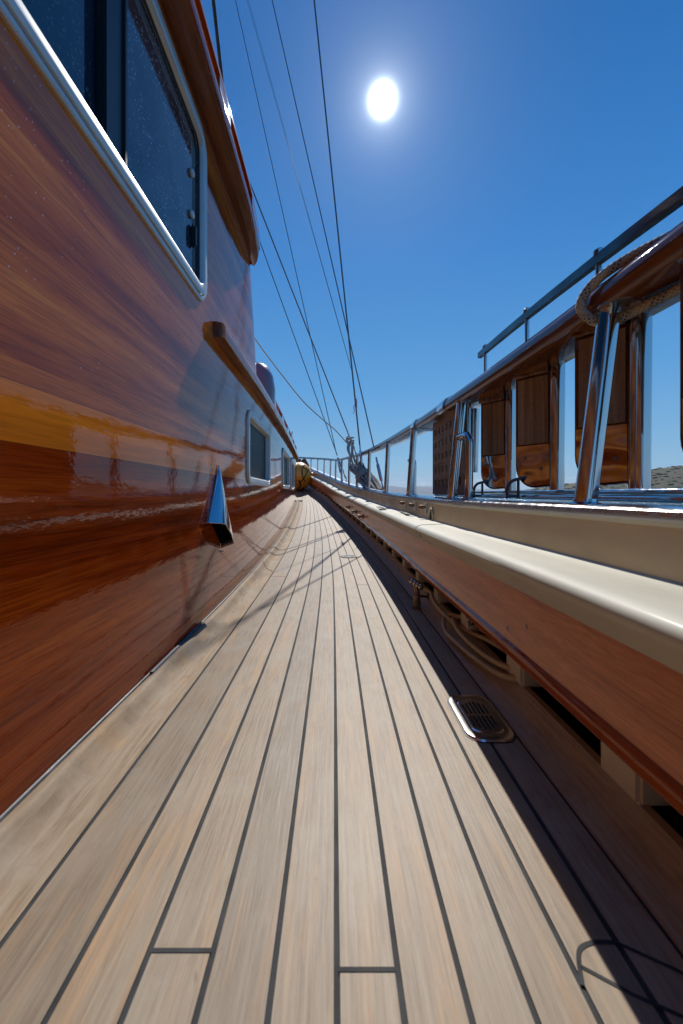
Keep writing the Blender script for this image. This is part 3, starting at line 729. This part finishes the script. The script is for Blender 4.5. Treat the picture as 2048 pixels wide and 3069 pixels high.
# teak grating
gr = empty('teak_grating', (.575, 2.05, .49), 'teak grating platform with rows of square holes standing against the rail', 'grating')
gy0, gy1, gx, gz0, gz1 = 1.74, 2.30, .573, .500, .905
ncol, nrow = 7, 5; cw = (gy1-gy0-.06)/ncol; rh = (gz1-gz0-.05)/nrow
yl = [gy0]; zl = [gz0]
for k in range(ncol): yl += [gy0+.03+cw*k+cw*.24, gy0+.03+cw*k+cw*.76]
yl.append(gy1)
for k in range(nrow): zl += [gz0+.025+rh*k+rh*.26, gz0+.025+rh*k+rh*.74]
zl.append(gz1)
mb = MB(); T = .03
for i in range(len(yl)-1):
    for j in range(len(zl)-1):
        if i % 2 == 1 and j % 2 == 1:
            a, b_, c_, d_ = yl[i], yl[i+1], zl[j], zl[j+1]      # the hole's four sides
            for (p, q) in (((a,c_),(a,d_)), ((a,d_),(b_,d_)), ((b_,d_),(b_,c_)), ((b_,c_),(a,c_))):
                mb.add([(gx,p[0],p[1]), (gx,q[0],q[1]), (gx+T,q[0],q[1]), (gx+T,p[0],p[1])], [(0,1,2,3)])
            continue
        for xx in (gx, gx+T): mb.add([(xx,yl[i],zl[j]), (xx,yl[i+1],zl[j]), (xx,yl[i+1],zl[j+1]), (xx,yl[i],zl[j+1])], [(0,1,2,3)])
for (p, q) in (((gy0,gz0),(gy1,gz0)), ((gy1,gz0),(gy1,gz1)), ((gy1,gz1),(gy0,gz1)), ((gy0,gz1),(gy0,gz0))):
    mb.add([(gx,p[0],p[1]), (gx,q[0],q[1]), (gx+T,q[0],q[1]), (gx+T,p[0],p[1])], [(0,1,2,3)])
M['grate'] = varnish('grating_teak', [(.20,.125,.075),(.36,.24,.15),(.48,.35,.24)], wave=.1, coat=0, rough=.7, stretch=(30,4,30))[0]
mb.build('slat_panel', M['grate'], gr, False)
mb = MB(); rr = rrect(gy0-.005, gy1+.005, gz0-.004, gz1, .03)
mb.tube([Vector((gx+T/2, y, z)) for y, z in rr], .009, 10, closed=True); mb.build('steel_frame', M['steel'], gr)

# braided mooring line round the cap rail by the nearest post
rp = [Vector((.665,.60,.958)), Vector((.640,.66,.963)), Vector((.605,.73,.966)), Vector((.572,.79,.960)), Vector((.545,.828,.942)), Vector((.530,.845,.917)), Vector((.528,.848,.893)), Vector((.540,.842,.873)), Vector((.562,.838,.862)), Vector((.590,.815,.862)), Vector((.605,.77,.866)), Vector((.622,.69,.868)), Vector((.645,.58,.866)), Vector((.665,.40,.86)), Vector((.68,.15,.85))]
e = empty('mooring_rope', rp[6], 'cream braided rope flecked with blue, looped round the cap rail at the nearest post', 'rope')
mb = MB(); mb.tube(spline(rp, 10), .0098, 18); mb.build('rope', M['fleck'], e)

# ---------------------------------------------------------------- deck fittings
dr = empty('deck_drain', (.325,.893,0), 'chromed oblong deck drain with long slots, half in shadow', 'drain')
def rr2(cx, cy, hx, hy, r, n=7):
    out = []
    for (sx_, sy_, a0) in ((1,1,0), (-1,1,90), (-1,-1,180), (1,-1,270)):
        for k in range(n+1):
            a = R(a0+90*k/n); out.append((cx+sx_*(hx-r)+r*math.cos(a), cy+sy_*(hy-r)+r*math.sin(a)))
    return out
def plate(cx, cy, rings, material, name, parent, fill=True):
    mb = MB(); rows = [[Vector((x, y, z)) for x, y in rr2(cx, cy, hx, hy, r)] for (hx, hy, r, z) in rings]
    grid(mb, rows, closed=True)
    if fill: mb.add(rows[-1], [tuple(range(len(rows[-1])))])
    return mb.build(name, material, parent, sharp=30)
dx, dy = .326, .893
plate(dx, dy, [(.0535,.095,.036,.0006),(.0535,.095,.036,.0008)], M['black'], 'seal', dr)
plate(dx, dy, [(.0505,.092,.034,.001),(.049,.090,.033,.0045),(.041,.078,.026,.0055),(.036,.070,.022,.0040),(.033,.066,.020,.0040),(.031,.063,.019,.0055)], M['flange'], 'flange', dr)
for k in range(6):
    x = dx-.0235+.0094*k; l = .057-.0045*abs(k-2.5)**1.3
    for sg in (-1, 1):
        mb = MB(); hl = (l-.005)/2; cy_ = dy+sg*(.005+hl)
        o_ = rr2(0, 0, .0024, hl, .0023, 4)
        mb.prism(o_, (x, cy_, .0056), (1,0,0), (0,1,0), (0,0,1), .0004); mb.build('slot', M['black'], dr, False)
fc = empty('deck_filler', (su(.14,3.0), 3.0, ZD(3.0)), 'round flush metal filler cap in the deck planks', 'filler cap')
mb = MB(); mb.lathe([(.066,.0005),(.066,.003),(.060,.0045),(.050,.0045),(.048,.003),(.02,.003),(.018,.0045),(.001,.0045)], (su(.14,3.0), 3.0, ZD(3.0)), (0,0,1), 32); mb.build('cap', simple('filler_metal', (.16,.16,.16), .65, .15, var=.4, vscale=60), fc)
mb = MB(); mb.box((su(.14,3.0), 3.0, ZD(3.0)+.005), (.07,.008,.0015)); mb.build('key_slot', M['black'], fc)
# tap
tp = Vector((.362, 1.73, .002)); tap = empty('deck_tap', tp, 'worn bronze elbow tap standing in the waterway', 'tap')
mb = MB(); mb.lathe([(.026,0),(.026,.004),(.014,.006),(.015,.012),(.017,.013),(.017,.034),(.014,.036),(.0145,.05),(.017,.052),(.017,.060),(.012,.066),(.011,.086),(.014,.09),(.014,.10)], tp, (0,0,1), 18); mb.build('body', M['bronze'], tap)
e0 = tp+Vector((-.022,.04,.118)); e1 = tp+Vector((.022,-.055,.100))
mb = MB(); ax = (e1-e0).normalized(); mb.lathe([(.009,0),(.013,.002),(.013,.016),(.0105,.018),(.0105,.034),(.0125,.036),(.0125,.05),(.0105,.052),(.0105,.07),(.012,.072),(.012,.092),(.009,.095)], e0, ax, 16); mb.build('spout', M['bronze'], tap)
mb = MB()
for k in (.018,.040,.060,.080): mb.lathe([(.0132,0),(.0142,.001),(.0142,.008),(.0132,.009)], e0+ax*k, ax, 18)
mb.build('hose_clip', M['steel'], tap)
mb = MB(); q = tp+Vector((.018,0,.055)); mb.tube([q, q+Vector((.028,-.01,.0))], .005, 10); mb.tube([q+Vector((.028,-.012,-.012)), q+Vector((.030,-.010,.05)), q+Vector((.024,-.02,.085))], .0035, 8); mb.build('lever', M['lash'], tap)
# hose
hp = [e1+Vector((0,0,0)), e1+ax*.04, Vector((.398,1.56,.074)), Vector((.412,1.42,.056)), Vector((.428,1.30,.055)), Vector((.452,1.17,.072)), Vector((.470,1.05,.075)), Vector((.462,.96,.073)), Vector((.430,.95,.060)), Vector((.412,1.02,.045)), Vector((.398,1.14,.036)), Vector((.388,1.27,.030)), Vector((.385,1.37,.030)), Vector((.400,1.435,.050)), Vector((.425,1.43,.066)), Vector((.450,1.36,.072)), Vector((.468,1.22,.075)), Vector((.478,1.08,.078)), Vector((.466,.97,.084)), Vector((.432,.985,.072)), Vector((.418,1.08,.058)), Vector((.410,1.20,.052)), Vector((.408,1.31,.055)), Vector((.420,1.385,.068)), Vector((.450,1.34,.082)), Vector((.480,1.2,.080)), Vector((.50,1.0,.08))]
ho = empty('water_hose', hp[12], 'coiled tan rubber hose hanging out from under the mahogany board', 'hose')
mb = MB(); mb.tube(spline(hp, 7), .0078, 14); mb.build('hose', M['hose'], ho)
mb = MB(); mb.lathe([(.006,0),(.013,.002),(.013,.018),(.009,.02),(.010,.035)], Vector((.446,1.27,.080)), (-.3,.4,.8), 14); mb.build('coupling', M['black'], ho)

# ---------------------------------------------------------------- yellow fender at the bow
fc_ = Vector((-.80, 9.2, ZD(9.2)+.335)); fe = empty('yellow_fender', fc_-Vector((0,0,.33)), 'big yellow inflatable fender with dark lashings wedged at the bow', 'fender')
mb = MB(); ax = Vector((1, .12, .05)).normalized()
prof = [(.001,-.62)]+[(.325*math.sin(math.acos(max(-1, min(1, t)))) if t < 0 else 0, 0) for t in ()]
prof = [(.02,-.60),(.16,-.585),(.25,-.53),(.30,-.44),(.322,-.32),(.325,-.15),(.325,0)]
for k in range(1, 9):
    a = R(90*k/9); prof.append((.325*math.cos(a)**.85, .30*math.sin(a)))
prof += [(.075,.315),(.06,.35),(.045,.40),(.035,.45),(.02,.465)]
mb.lathe(prof, fc_, ax, 40); mb.build('body', M['yellow'], fe)
mb = MB(); b1 = ax.cross(Vector((0,0,1))).normalized(); b2 = ax.cross(b1)
def fp(an, h, r=.332): return fc_+ax*h+(b1*math.cos(an)+b2*math.sin(an))*r
for pts, rr_ in (([(.2,-.02),(.6,.02),(1.0,-.05),(1.5,-.06),(2.0,-.04),(2.5,-.02)], .014), ([(.9,.10),(1.3,.02),(1.7,-.12),(2.1,-.26)], .016)):
    for s in (0,):
        mb.tube(spline([fp(R(90)+a*1.0-R(85), h) for a, h in pts], 5), rr_, 8)
P0 = []
def fpx(px, py, Y): return at(px, py, Y=Y)
for line in ([(913,1394),(906,1402),(906,1418),(909,1432),(914,1442),(917,1441)], [(927,1406),(920,1418),(913,1430),(909,1436),(900,1446),(893,1453)], [(908,1400),(918,1405),(922,1412)], [(940,1410),(932,1412),(929,1417),(932,1418)]):
    pts = []
    for px, py in line:
        # drop each lashing point on the fender's near surface
        dirv = Vector(((px-CX)/F, 1, (CY-py)/F)); best = None
        for k in range(400):
            p = Vector((0,0,H))+dirv*(8.3+k*.004); rel = p-fc_; h = rel.dot(ax); rad = (rel-ax*h).length
            rmax = .325 if h < 0 else (.325*math.cos(math.asin(min(1, h/.30)))**.85 if h < .3 else .06)
            if rad < rmax+.008: best = p; break
        if best: pts.append(best)
    if len(pts) > 1: mb.tube(spline(pts, 4), .011, 8)
mb.build('lashing', M['lash'], fe)
mb = MB(); mb.tube(spline([fc_+Vector((.36,-.12,.02)), fc_+Vector((.40,-.15,.10)), fc_+Vector((.55,-.1,.06)), fc_+Vector((.70,0,-.02))], 6), .006, 8)
mb.tube(spline([fc_+Vector((.16,-.28,-.12)), fc_+Vector((.24,-.30,-.24)), fc_+Vector((.32,-.30,-.33))], 5), .003, 6); mb.build('lanyard', M['grey_rope'], fe)
# wooden samson posts behind it
for i, (px, r0, ln) in enumerate(((897,.045,0),(912,.05,0),(926,.07,.34))):
    b0 = at(px, 1450, Y=10.15+.1*i); b0.z = ZD(b0.y); t0 = Vector((b0.x-ln*.45, b0.y, 1.40))
    if i == 2: b0.x += .18
    e = empty('samson_post', b0, ('turned wooden post at the bow, hard against the cabin edge', 'turned wooden post standing behind the middle of the yellow fender', 'raking square timber post right of the turned posts at the bow')[i], 'post', None)
    mb = MB(); ax_ = (t0-b0); Lh = ax_.length
    if i < 2: mb.lathe([(r0,0),(r0,Lh*.3),(r0*.6,Lh*.5),(r0*1.1,Lh*.72),(r0*.6,Lh*.86),(r0*1.1,Lh*.93),(r0,Lh)], b0, ax_, 16)
    else: mb.tube([b0, t0], r0, 4)
    mb.build('post', M['dark_varnish'], e, sharp=30)

# ---------------------------------------------------------------- rigging
def chain_y(px, X=.60):
    y = 4.
    for _ in range(30): y = (X+C(y))/((px-CX)/F)
    return y
def shroud(label, p0, q, r, ext=1.7, material='wire', turn=None, mid=None, name='shroud', cat='rigging wire'):
    p0 = Vector(p0); q = Vector(q); end = p0+(q-p0)*ext
    e = empty(name, p0, label, cat, 'rigging wires above the deck')
    mb = MB(); pts = [p0+(end-p0)*t for t in (0, .25, .5, .75, 1)]
    mb.tube(pts, r, 8); mb.build('wire', M[material], e)
    dd = (end-p0).normalized()
    if turn:
        a, bl = turn
        mb = MB(); s = p0-dd*0
        mb.lathe([(.006,0),(.014,.01),(.014,.05),(.008,.07),(.008,.12),(.016,.13),(.017,.14),(.017,.30),(.010,.32),(.010,.38),(.007,.39)], s-dd*a, dd, 12); mb.build('turnbuckle', M['steel_dull'], e)
        mb = MB(); s2 = s-dd*(a+.03)
        mb.tube(spline([s2+Vector((0,.02,.04)), s2+Vector((.0,.035,-.02)), s2+Vector((0,0,-.05)), s2+Vector((0,-.035,-.02)), s2+Vector((0,-.02,.04))], 5), .009, 8); mb.build('shackle', M['steel_dull'], e)
    return e
# feet on the hull's edge
s1 = at(1040, 1447, Y=6.6); s1b = at(1009, 1361, Y=6.75)
u1 = (at(706, 0, Y=7.4)-s1b)
shroud('thin stay from the bow-side turnbuckles leaning left, second wire from the top left', s1b, at(706, 0, Y=7.4), .0065, turn=(.45, 0))
shroud('stay rising from the same turnbuckles and vanishing behind the wheelhouse visor', at(1012,1366,Y=6.72), at(757, 663, Y=5.6), .0065, turn=(.42, 0))
shroud('thinnest paired halyard joining the thick stay below the sun', at(1059,1128,Y=5.4), at(741, 0, Y=6.4), .0028, material='wire')
shroud('second strand of the thin paired halyard joining the thick stay', at(1059.5,1128,Y=5.42), at(745, 0, Y=6.4), .0022)
y4 = 4.0
shroud('stay ending at the turnbuckle nearest along the rail', at(1121,1341,Y=4.25), at(816, 0, Y=5.6), .0065, turn=(.50, 0))
shroud('thick stay passing closest left of the sun down to the rail', at(1083,1375,Y=5.2), at(942, 0, Y=5.2), .010, turn=(.2, 0))
shroud('dark stay slanting from the visor down to the lashed rope coil', at(1049,1312,Y=5.65), at(714, 459, Y=4.2), .0075, turn=(.3, 0))
e = empty('furled_line', at(669,275,Y=3.2), 'thick dark sleeved rope rising past the visor at the top left', 'rope', None)
mb = MB(); pts = [at(676,330,Y=3.35)+(at(640,0,Y=2.95)-at(676,330,Y=3.35))*t for t in frange(-.6, 2.4, 60)]
mb.tube(pts, [.0135+.002*noise.noise(Vector((i*.7,0,0))) for i in range(len(pts))], 10); mb.build('rope', M['dark_sleeve'], e)
sl = [(780,1037),(854,1135),(913,1207),(972,1261),(1008,1292),(1049,1338)]
sp = [at(720, 950, Y=3.4)]+[at(px, py, Y=3.9+1.7*i/5) for i, (px, py) in enumerate(sl)]
e = empty('slack_line', sp[-1], 'pale slack line sagging from behind the wheelhouse to the lashed rope coil', 'rope')
mb = MB(); mb.tube(spline(sp, 8), .0065, 8); mb.build('line', M['white_line'], e)
mb = MB(); pc = at(1067, 1195, Y=5.28)
e = empty('cord_whipping', pc, 'short reddish cord knotted round the thick stay', 'cord')
mb.tube([pc+Vector((.0155*math.cos(k*1.0), .0155*math.sin(k*1.0), -.003*k-.0)) for k in range(40)], .004, 6)
mb.tube(spline([pc+Vector((-.015,0,-.08)), pc+Vector((-.03,-.02,-.12)), pc+Vector((-.02,-.02,-.16)), pc+Vector((-.035,-.02,-.2))], 5), .0045, 6); mb.build('cord', M['red_tape'], e)
# coiled and lashed rope hung from a stay
ctr = [at(1052,1318,Y=5.55), at(1056,1338,Y=5.5), at(1057,1362,Y=5.42), at(1064,1392,Y=5.32), at(1078,1412,Y=5.2), at(1096,1434,Y=5.02), at(1113,1455,Y=4.85), at(1130,1476,Y=4.65)]
wid = [.026,.020,.026,.105,.085,.095,.10,.075]
cs = spline(ctr, 6); ws = spline([Vector((w,0,0)) for w in wid], 6)
e = empty('rope_coil', ctr[3], 'grey lashed rope coil hanging inside the rail from the stays', 'rope')
mb = MB(); nst = 36
for s in range(nst):
    an = s*2.399; rad = math.sqrt((s+.5)/nst); ph = random.random()*6
    pts = []
    for i, p in enumerate(cs):
        t = (cs[min(i+1, len(cs)-1)]-cs[max(i-1, 0)]).normalized(); a = t.cross(Vector((0,1,0))).normalized(); b_ = t.cross(a)
        w = ws[i].x*rad; an2 = an+.25*math.sin(i*.18+ph)
        pts.append(p+a*math.cos(an2)*w+b_*math.sin(an2)*w*.6)
    st = 6 if s % 12 == 0 else 17+(s*5) % 4
    mb.tube(pts[st:], .0095, 7)
mb.build('strands', M['grey_rope'], e)
mb = MB(); p = cs[28]; t = (cs[29]-cs[27]).normalized(); a = t.cross(Vector((0,1,0))).normalized(); b_ = t.cross(a)
pts = [p+t*(k*.0022-.04)+a*math.cos(k*.55)*(.100)+b_*math.sin(k*.55)*.066 for k in range(46)]
mb.tube(pts, .010, 7); mb.build('lashing', M['grey_rope'], e)
mb = MB(); p = ctr[0]
for q, (ox, oz, tw, w_, h_) in enumerate(((-.01,.0,20,.060,.026), (.012,-.03,75,.050,.024), (.0,-.055,-15,.040,.022), (-.045,.012,60,.028,.016))):
    pts = [p+Vector((ox+math.cos(R(a))*w_*math.cos(R(tw))-math.sin(R(a))*h_*math.sin(R(tw)), -.02-.016*q*math.cos(R(a)), oz+math.cos(R(a))*w_*math.sin(R(tw))+math.sin(R(a))*h_*math.cos(R(tw)))) for a in range(0, 330, 22)]
    mb.tube(pts, .0085, 7)
for q in range(2): mb.tube(spline([p+Vector((-.0-.01*q,-.05,-.03)), p+Vector((-.03-.02*q,-.06,-.12)), p+Vector((-.01,-.08,-.24)), p+Vector((.03,-.1,-.36))], 6), .0125, 7)
mb.build('knot', M['grey_rope'], e)

# ---------------------------------------------------------------- sea, hills, mountains
m, nt, b = mat('sea_water')
b.inputs['Base Color'].default_value = (.006,.035,.06,1); b.inputs['Roughness'].default_value = .12; b.inputs['IOR'].default_value = 1.33
n1 = noise_n(nt, coords(nt, (.6,.6,.6)), 1, 8, .7); L(nt, bump(nt, n1, .9, .6), b.inputs['Normal']); M['sea'] = m
mb = MB(); rings = [(0,)] ; rows = []
for r_ in (.5, 5, 20, 80, 300, 1200, 5000, 12000, 21500): rows.append([Vector((r_*math.cos(2*math.pi*k/64), r_*math.sin(2*math.pi*k/64), -2.0)) for k in range(64)])
grid(mb, rows, closed=True); sea = mb.build('sea', M['sea'], None, False); tag(sea, 'calm blue sea stretching to the horizon', 'sea', kind='structure')
# near hill
m, nt, b = mat('scrub_hill')
g1 = noise_n(nt, coords(nt, (.010,.010,.010)), 1, 6, .6); g2 = noise_n(nt, coords(nt, (.035,.035,.05)), 1, 5, .65)
c1 = ramp(nt, [(.35,(.075,.062,.032)),(.6,(.13,.10,.055))], noise_n(nt, coords(nt, (.05,.05,.05)), 1, 6, .7))
cc = mix(nt, c1.outputs[0], (.045,.065,.022), ramp(nt, [(.50,(0,0,0)),(.56,(1,1,1))], g2).outputs[0])
cc = mix(nt, cc, (.035,.05,.02), ramp(nt, [(.60,(0,0,0)),(.66,(1,1,1))], g1).outputs[0])
L(nt, cc, b.inputs['Base Color']); b.inputs['Roughness'].default_value = .95; M['hill'] = m
ridge = hermite([(.42,-.002),(.50,.006),(.563,.017),(.606,.026),(.663,.031),(.70,.038),(.77,.055),(.80,.060),(.878,.071),(1.0,.082),(1.2,.090),(1.6,.07),(2.2,.02),(2.5,-.01)])
rows = []; Yh = 1000.
for j in range(0, 26):
    t = j/25
    row = []
    for i in range(0, 160):
        rx = .42+(2.5-.42)*i/159
        Y = Yh*(.80+.55*t); X = rx*Yh*(.98+.06*t)
        prf = math.sin(min(1, t/.55)*math.pi/2)**1.0 if t < .55 else math.cos((t-.55)/.45*math.pi/2)
        hgt = max(-.002, ridge(rx))*Yh*1.04*prf
        hgt += 5*noise.fractal(Vector((X*.012, Y*.012, 0)), 1, 2, 5)*min(1, hgt/12 if hgt > 0 else 0)
        row.append(Vector((X, Y, -2.4+max(-1, hgt))))
    rows.append(row)
mb = MB(); grid(mb, rows); hill = mb.build('hill', M['hill'], None, sharp=180); tag(hill, 'dry brown headland dotted with green scrub beyond the rail', 'hill', kind='structure')
# low scrub clumps on the skyline
m2 = simple('scrub', (.05,.055,.025), .95, var=.4, vscale=.3)
mb = MB()
for i in range(520):
    rx = random.uniform(.50, 1.25); t = random.uniform(.12, .57); j = t*25; ii = (rx-.42)/(2.08)*159
    r0 = rows[int(j)][int(ii)]
    if r0.z < 1: continue
    s = random.uniform(2, 5)
    bm = bmesh.new(); bmesh.ops.create_icosphere(bm, subdivisions=2, radius=1)
    vs = [Vector((v.co.x*s*1.5, v.co.y*s, v.co.z*s*.42))*(1+.35*noise.noise(v.co*2.3+Vector((i, 0, 0))))+r0 for v in bm.verts]
    bm.verts.index_update(); mb.add(vs, [tuple(v.index for v in f.verts) for f in bm.faces]); bm.free()
sc = mb.build('scrub', m2, None); tag(sc, 'low green bushes scattered over the brown headland', 'scrub', kind='stuff')
# distant mountains
M['mount'] = simple('far_mountain', (.09,.11,.10), .95, var=.3, vscale=.0006)
mb = MB(); rows = []; Ym = 16000.
mr = hermite([(-.2,.006),(-.05,.013),(.02,.015),(.08,.020),(.12,.016),(.16,.022),(.19,.018),(.25,.021),(.30,.016),(.34,.024),(.37,.017),(.42,.013),(.47,.019),(.52,.011),(.6,.004),(.7,-.004)])
for j in range(9):
    t = j/8; rows.append([Vector(((-.2+.9*i/179)*Ym, Ym+t*3500, max(-20, (mr(-.2+.9*i/179)+.0018*noise.fractal(Vector((i*.22, t*2, 0)), 1, 2, 4))*Ym*(1+t*.2)*math.sin(math.pi*t)**.7)-10)) for i in range(180)])
grid(mb, rows); mt = mb.build('mountains', M['mount'], None); tag(mt, 'faint blue mountain range along the far horizon', 'mountains', kind='structure')

# haze
HZ = True
if HZ:
    bm = bmesh.new(); bmesh.ops.create_cube(bm, size=1); me = bpy.data.meshes.new('haze')
    bmesh.ops.scale(bm, vec=(44000, 44000, 560), verts=bm.verts); bmesh.ops.translate(bm, vec=(0,0,560/2-31), verts=bm.verts); bm.to_mesh(me); bm.free()
    hz = bpy.data.objects.new('haze', me); col.objects.link(hz)
    hm = bpy.data.materials.new('haze'); hm.use_nodes = True; t = hm.node_tree; t.nodes.remove(t.nodes['Principled BSDF'])
    pv = t.nodes.new('ShaderNodeVolumePrincipled'); pv.inputs['Color'].default_value = (.80,.88,1,1); pv.inputs['Density'].default_value = .00004; pv.inputs['Anisotropy'].default_value = .2
    t.links.new(pv.outputs[0], t.nodes['Material Output'].inputs['Volume']); me.materials.append(hm); tag(hz, 'thin pale sea haze', 'haze', kind='stuff')

# ---------------------------------------------------------------- light, sky, camera
sd = Vector((147/F, 1, 1181/F)).normalized(); elev = math.asin(sd.z); azi = math.atan2(sd.x, sd.y)
li = bpy.data.lights.new('sun', 'SUN'); li.energy = 4.2; li.angle = R(.53); li.color = (1,.95,.88)
lo = bpy.data.objects.new('sun', li); col.objects.link(lo); lo.rotation_euler = sd.to_track_quat('Z', 'Y').to_euler(); lo.location = (0,0,20)
w = bpy.data.worlds.new('World'); scene.world = w; w.use_nodes = True; t = w.node_tree; bg = t.nodes['Background']
sk = t.nodes.new('ShaderNodeTexSky'); sk.sky_type = 'NISHITA'; sk.sun_disc = False; sk.sun_elevation = elev; sk.sun_rotation = azi
sk.air_density = 1.0; sk.dust_density = .2; sk.ozone_density = 3.0; sk.altitude = 0
hs = t.nodes.new('ShaderNodeHueSaturation'); hs.inputs['Saturation'].default_value = 1.42; hs.inputs['Value'].default_value = .88; t.links.new(sk.outputs[0], hs.inputs['Color'])
bg.inputs['Strength'].default_value = .11
def skyramp(zs_out):
    n = ramp(t, [(0,(.21,.42,.62)),(.08,(.17,.40,.64)),(.25,(.085,.31,.64)),(.5,(.030,.20,.55)),(.72,(.006,.125,.41)),(1,(.004,.08,.31))], zs_out)
    v = t.nodes.new('ShaderNodeVectorMath'); v.operation = 'SCALE'; v.inputs['Scale'].default_value = 1.08/.11; t.links.new(n.outputs[0], v.inputs[0]); return v.outputs[0]
# the sun's aureole in the sky around its real direction
tc = t.nodes.new('ShaderNodeTexCoord'); nv = t.nodes.new('ShaderNodeVectorMath'); nv.operation = 'NORMALIZE'; t.links.new(tc.outputs['Generated'], nv.inputs[0])
dt = t.nodes.new('ShaderNodeVectorMath'); dt.operation = 'DOT_PRODUCT'; t.links.new(nv.outputs[0], dt.inputs[0]); dt.inputs[1].default_value = sd
ac = math_n(t, 'ARCCOSINE', math_n(t, 'MINIMUM', dt.outputs['Value'], .9999999))
def lobe(amp, width, p=1.):
    return math_n(t, 'MULTIPLY', math_n(t, 'EXPONENT', math_n(t, 'MULTIPLY', math_n(t, 'POWER', math_n(t, 'DIVIDE', ac, width), p), -1.)), amp)
core = math_n(t, 'ADD', math_n(t, 'ADD', lobe(70, .016, 2.), lobe(9.5, .023)), lobe(1.7, .10))
gl = t.nodes.new('ShaderNodeVectorMath'); gl.operation = 'SCALE'; gl.inputs[0].default_value = (.93,1,1.02); t.links.new(core, gl.inputs['Scale'])
ad = t.nodes.new('ShaderNodeVectorMath'); ad.operation = 'ADD'; t.links.new(gl.outputs[0], ad.inputs[1])
# a strip of small far clouds low over the horizon
sz = t.nodes.new('ShaderNodeSeparateXYZ'); t.links.new(nv.outputs[0], sz.inputs[0])
t.links.new(mix(t, hs.outputs[0], skyramp(sz.outputs[2]), .88), ad.inputs[0])
mp = t.nodes.new('ShaderNodeMapping'); mp.inputs['Scale'].default_value = (9,9,60); t.links.new(nv.outputs[0], mp.inputs[0])
cn = noise_n(t, mp.outputs[0], 2.2, 6, .6)
el = ramp(t, [(.0,(0,0,0)),(.016,(0,0,0)),(.024,(1,1,1)),(.032,(.7,.7,.7)),(.043,(0,0,0))], sz.outputs[2])
cm = math_n(t, 'MULTIPLY', ramp(t, [(.50,(0,0,0)),(.64,(1,1,1))], cn).outputs[0], math_n(t, 'MULTIPLY', el.outputs[0], .55))
cmx = mix(t, ad.outputs[0], (6.5,6.8,7.2), cm)
t.links.new(cmx, bg.inputs['Color'])

cam = bpy.data.cameras.new('camera'); co = bpy.data.objects.new('camera', cam); col.objects.link(co); scene.camera = co
co.location = (0,0,H); co.rotation_euler = (R(90),0,0)
cam.sensor_fit = 'VERTICAL'; cam.sensor_height = 36; cam.sensor_width = 24; cam.lens = 36*F/3069
cam.shift_x = (1024-CX)/3069; cam.shift_y = -(1534.5-CY)/3069; cam.clip_start = .02; cam.clip_end = 120000
cam.dof.use_dof = True; cam.dof.focus_distance = 1.9; cam.dof.aperture_fstop = 5.6
scene.view_settings.view_transform = 'Standard'; scene.view_settings.look = 'None'; scene.view_settings.gamma = 1; scene.view_settings.exposure = 0.
scene.cycles.use_denoising = True; scene.cycles.max_bounces = 8; scene.cycles.volume_bounces = 0; scene.cycles.sample_clamp_indirect = 8
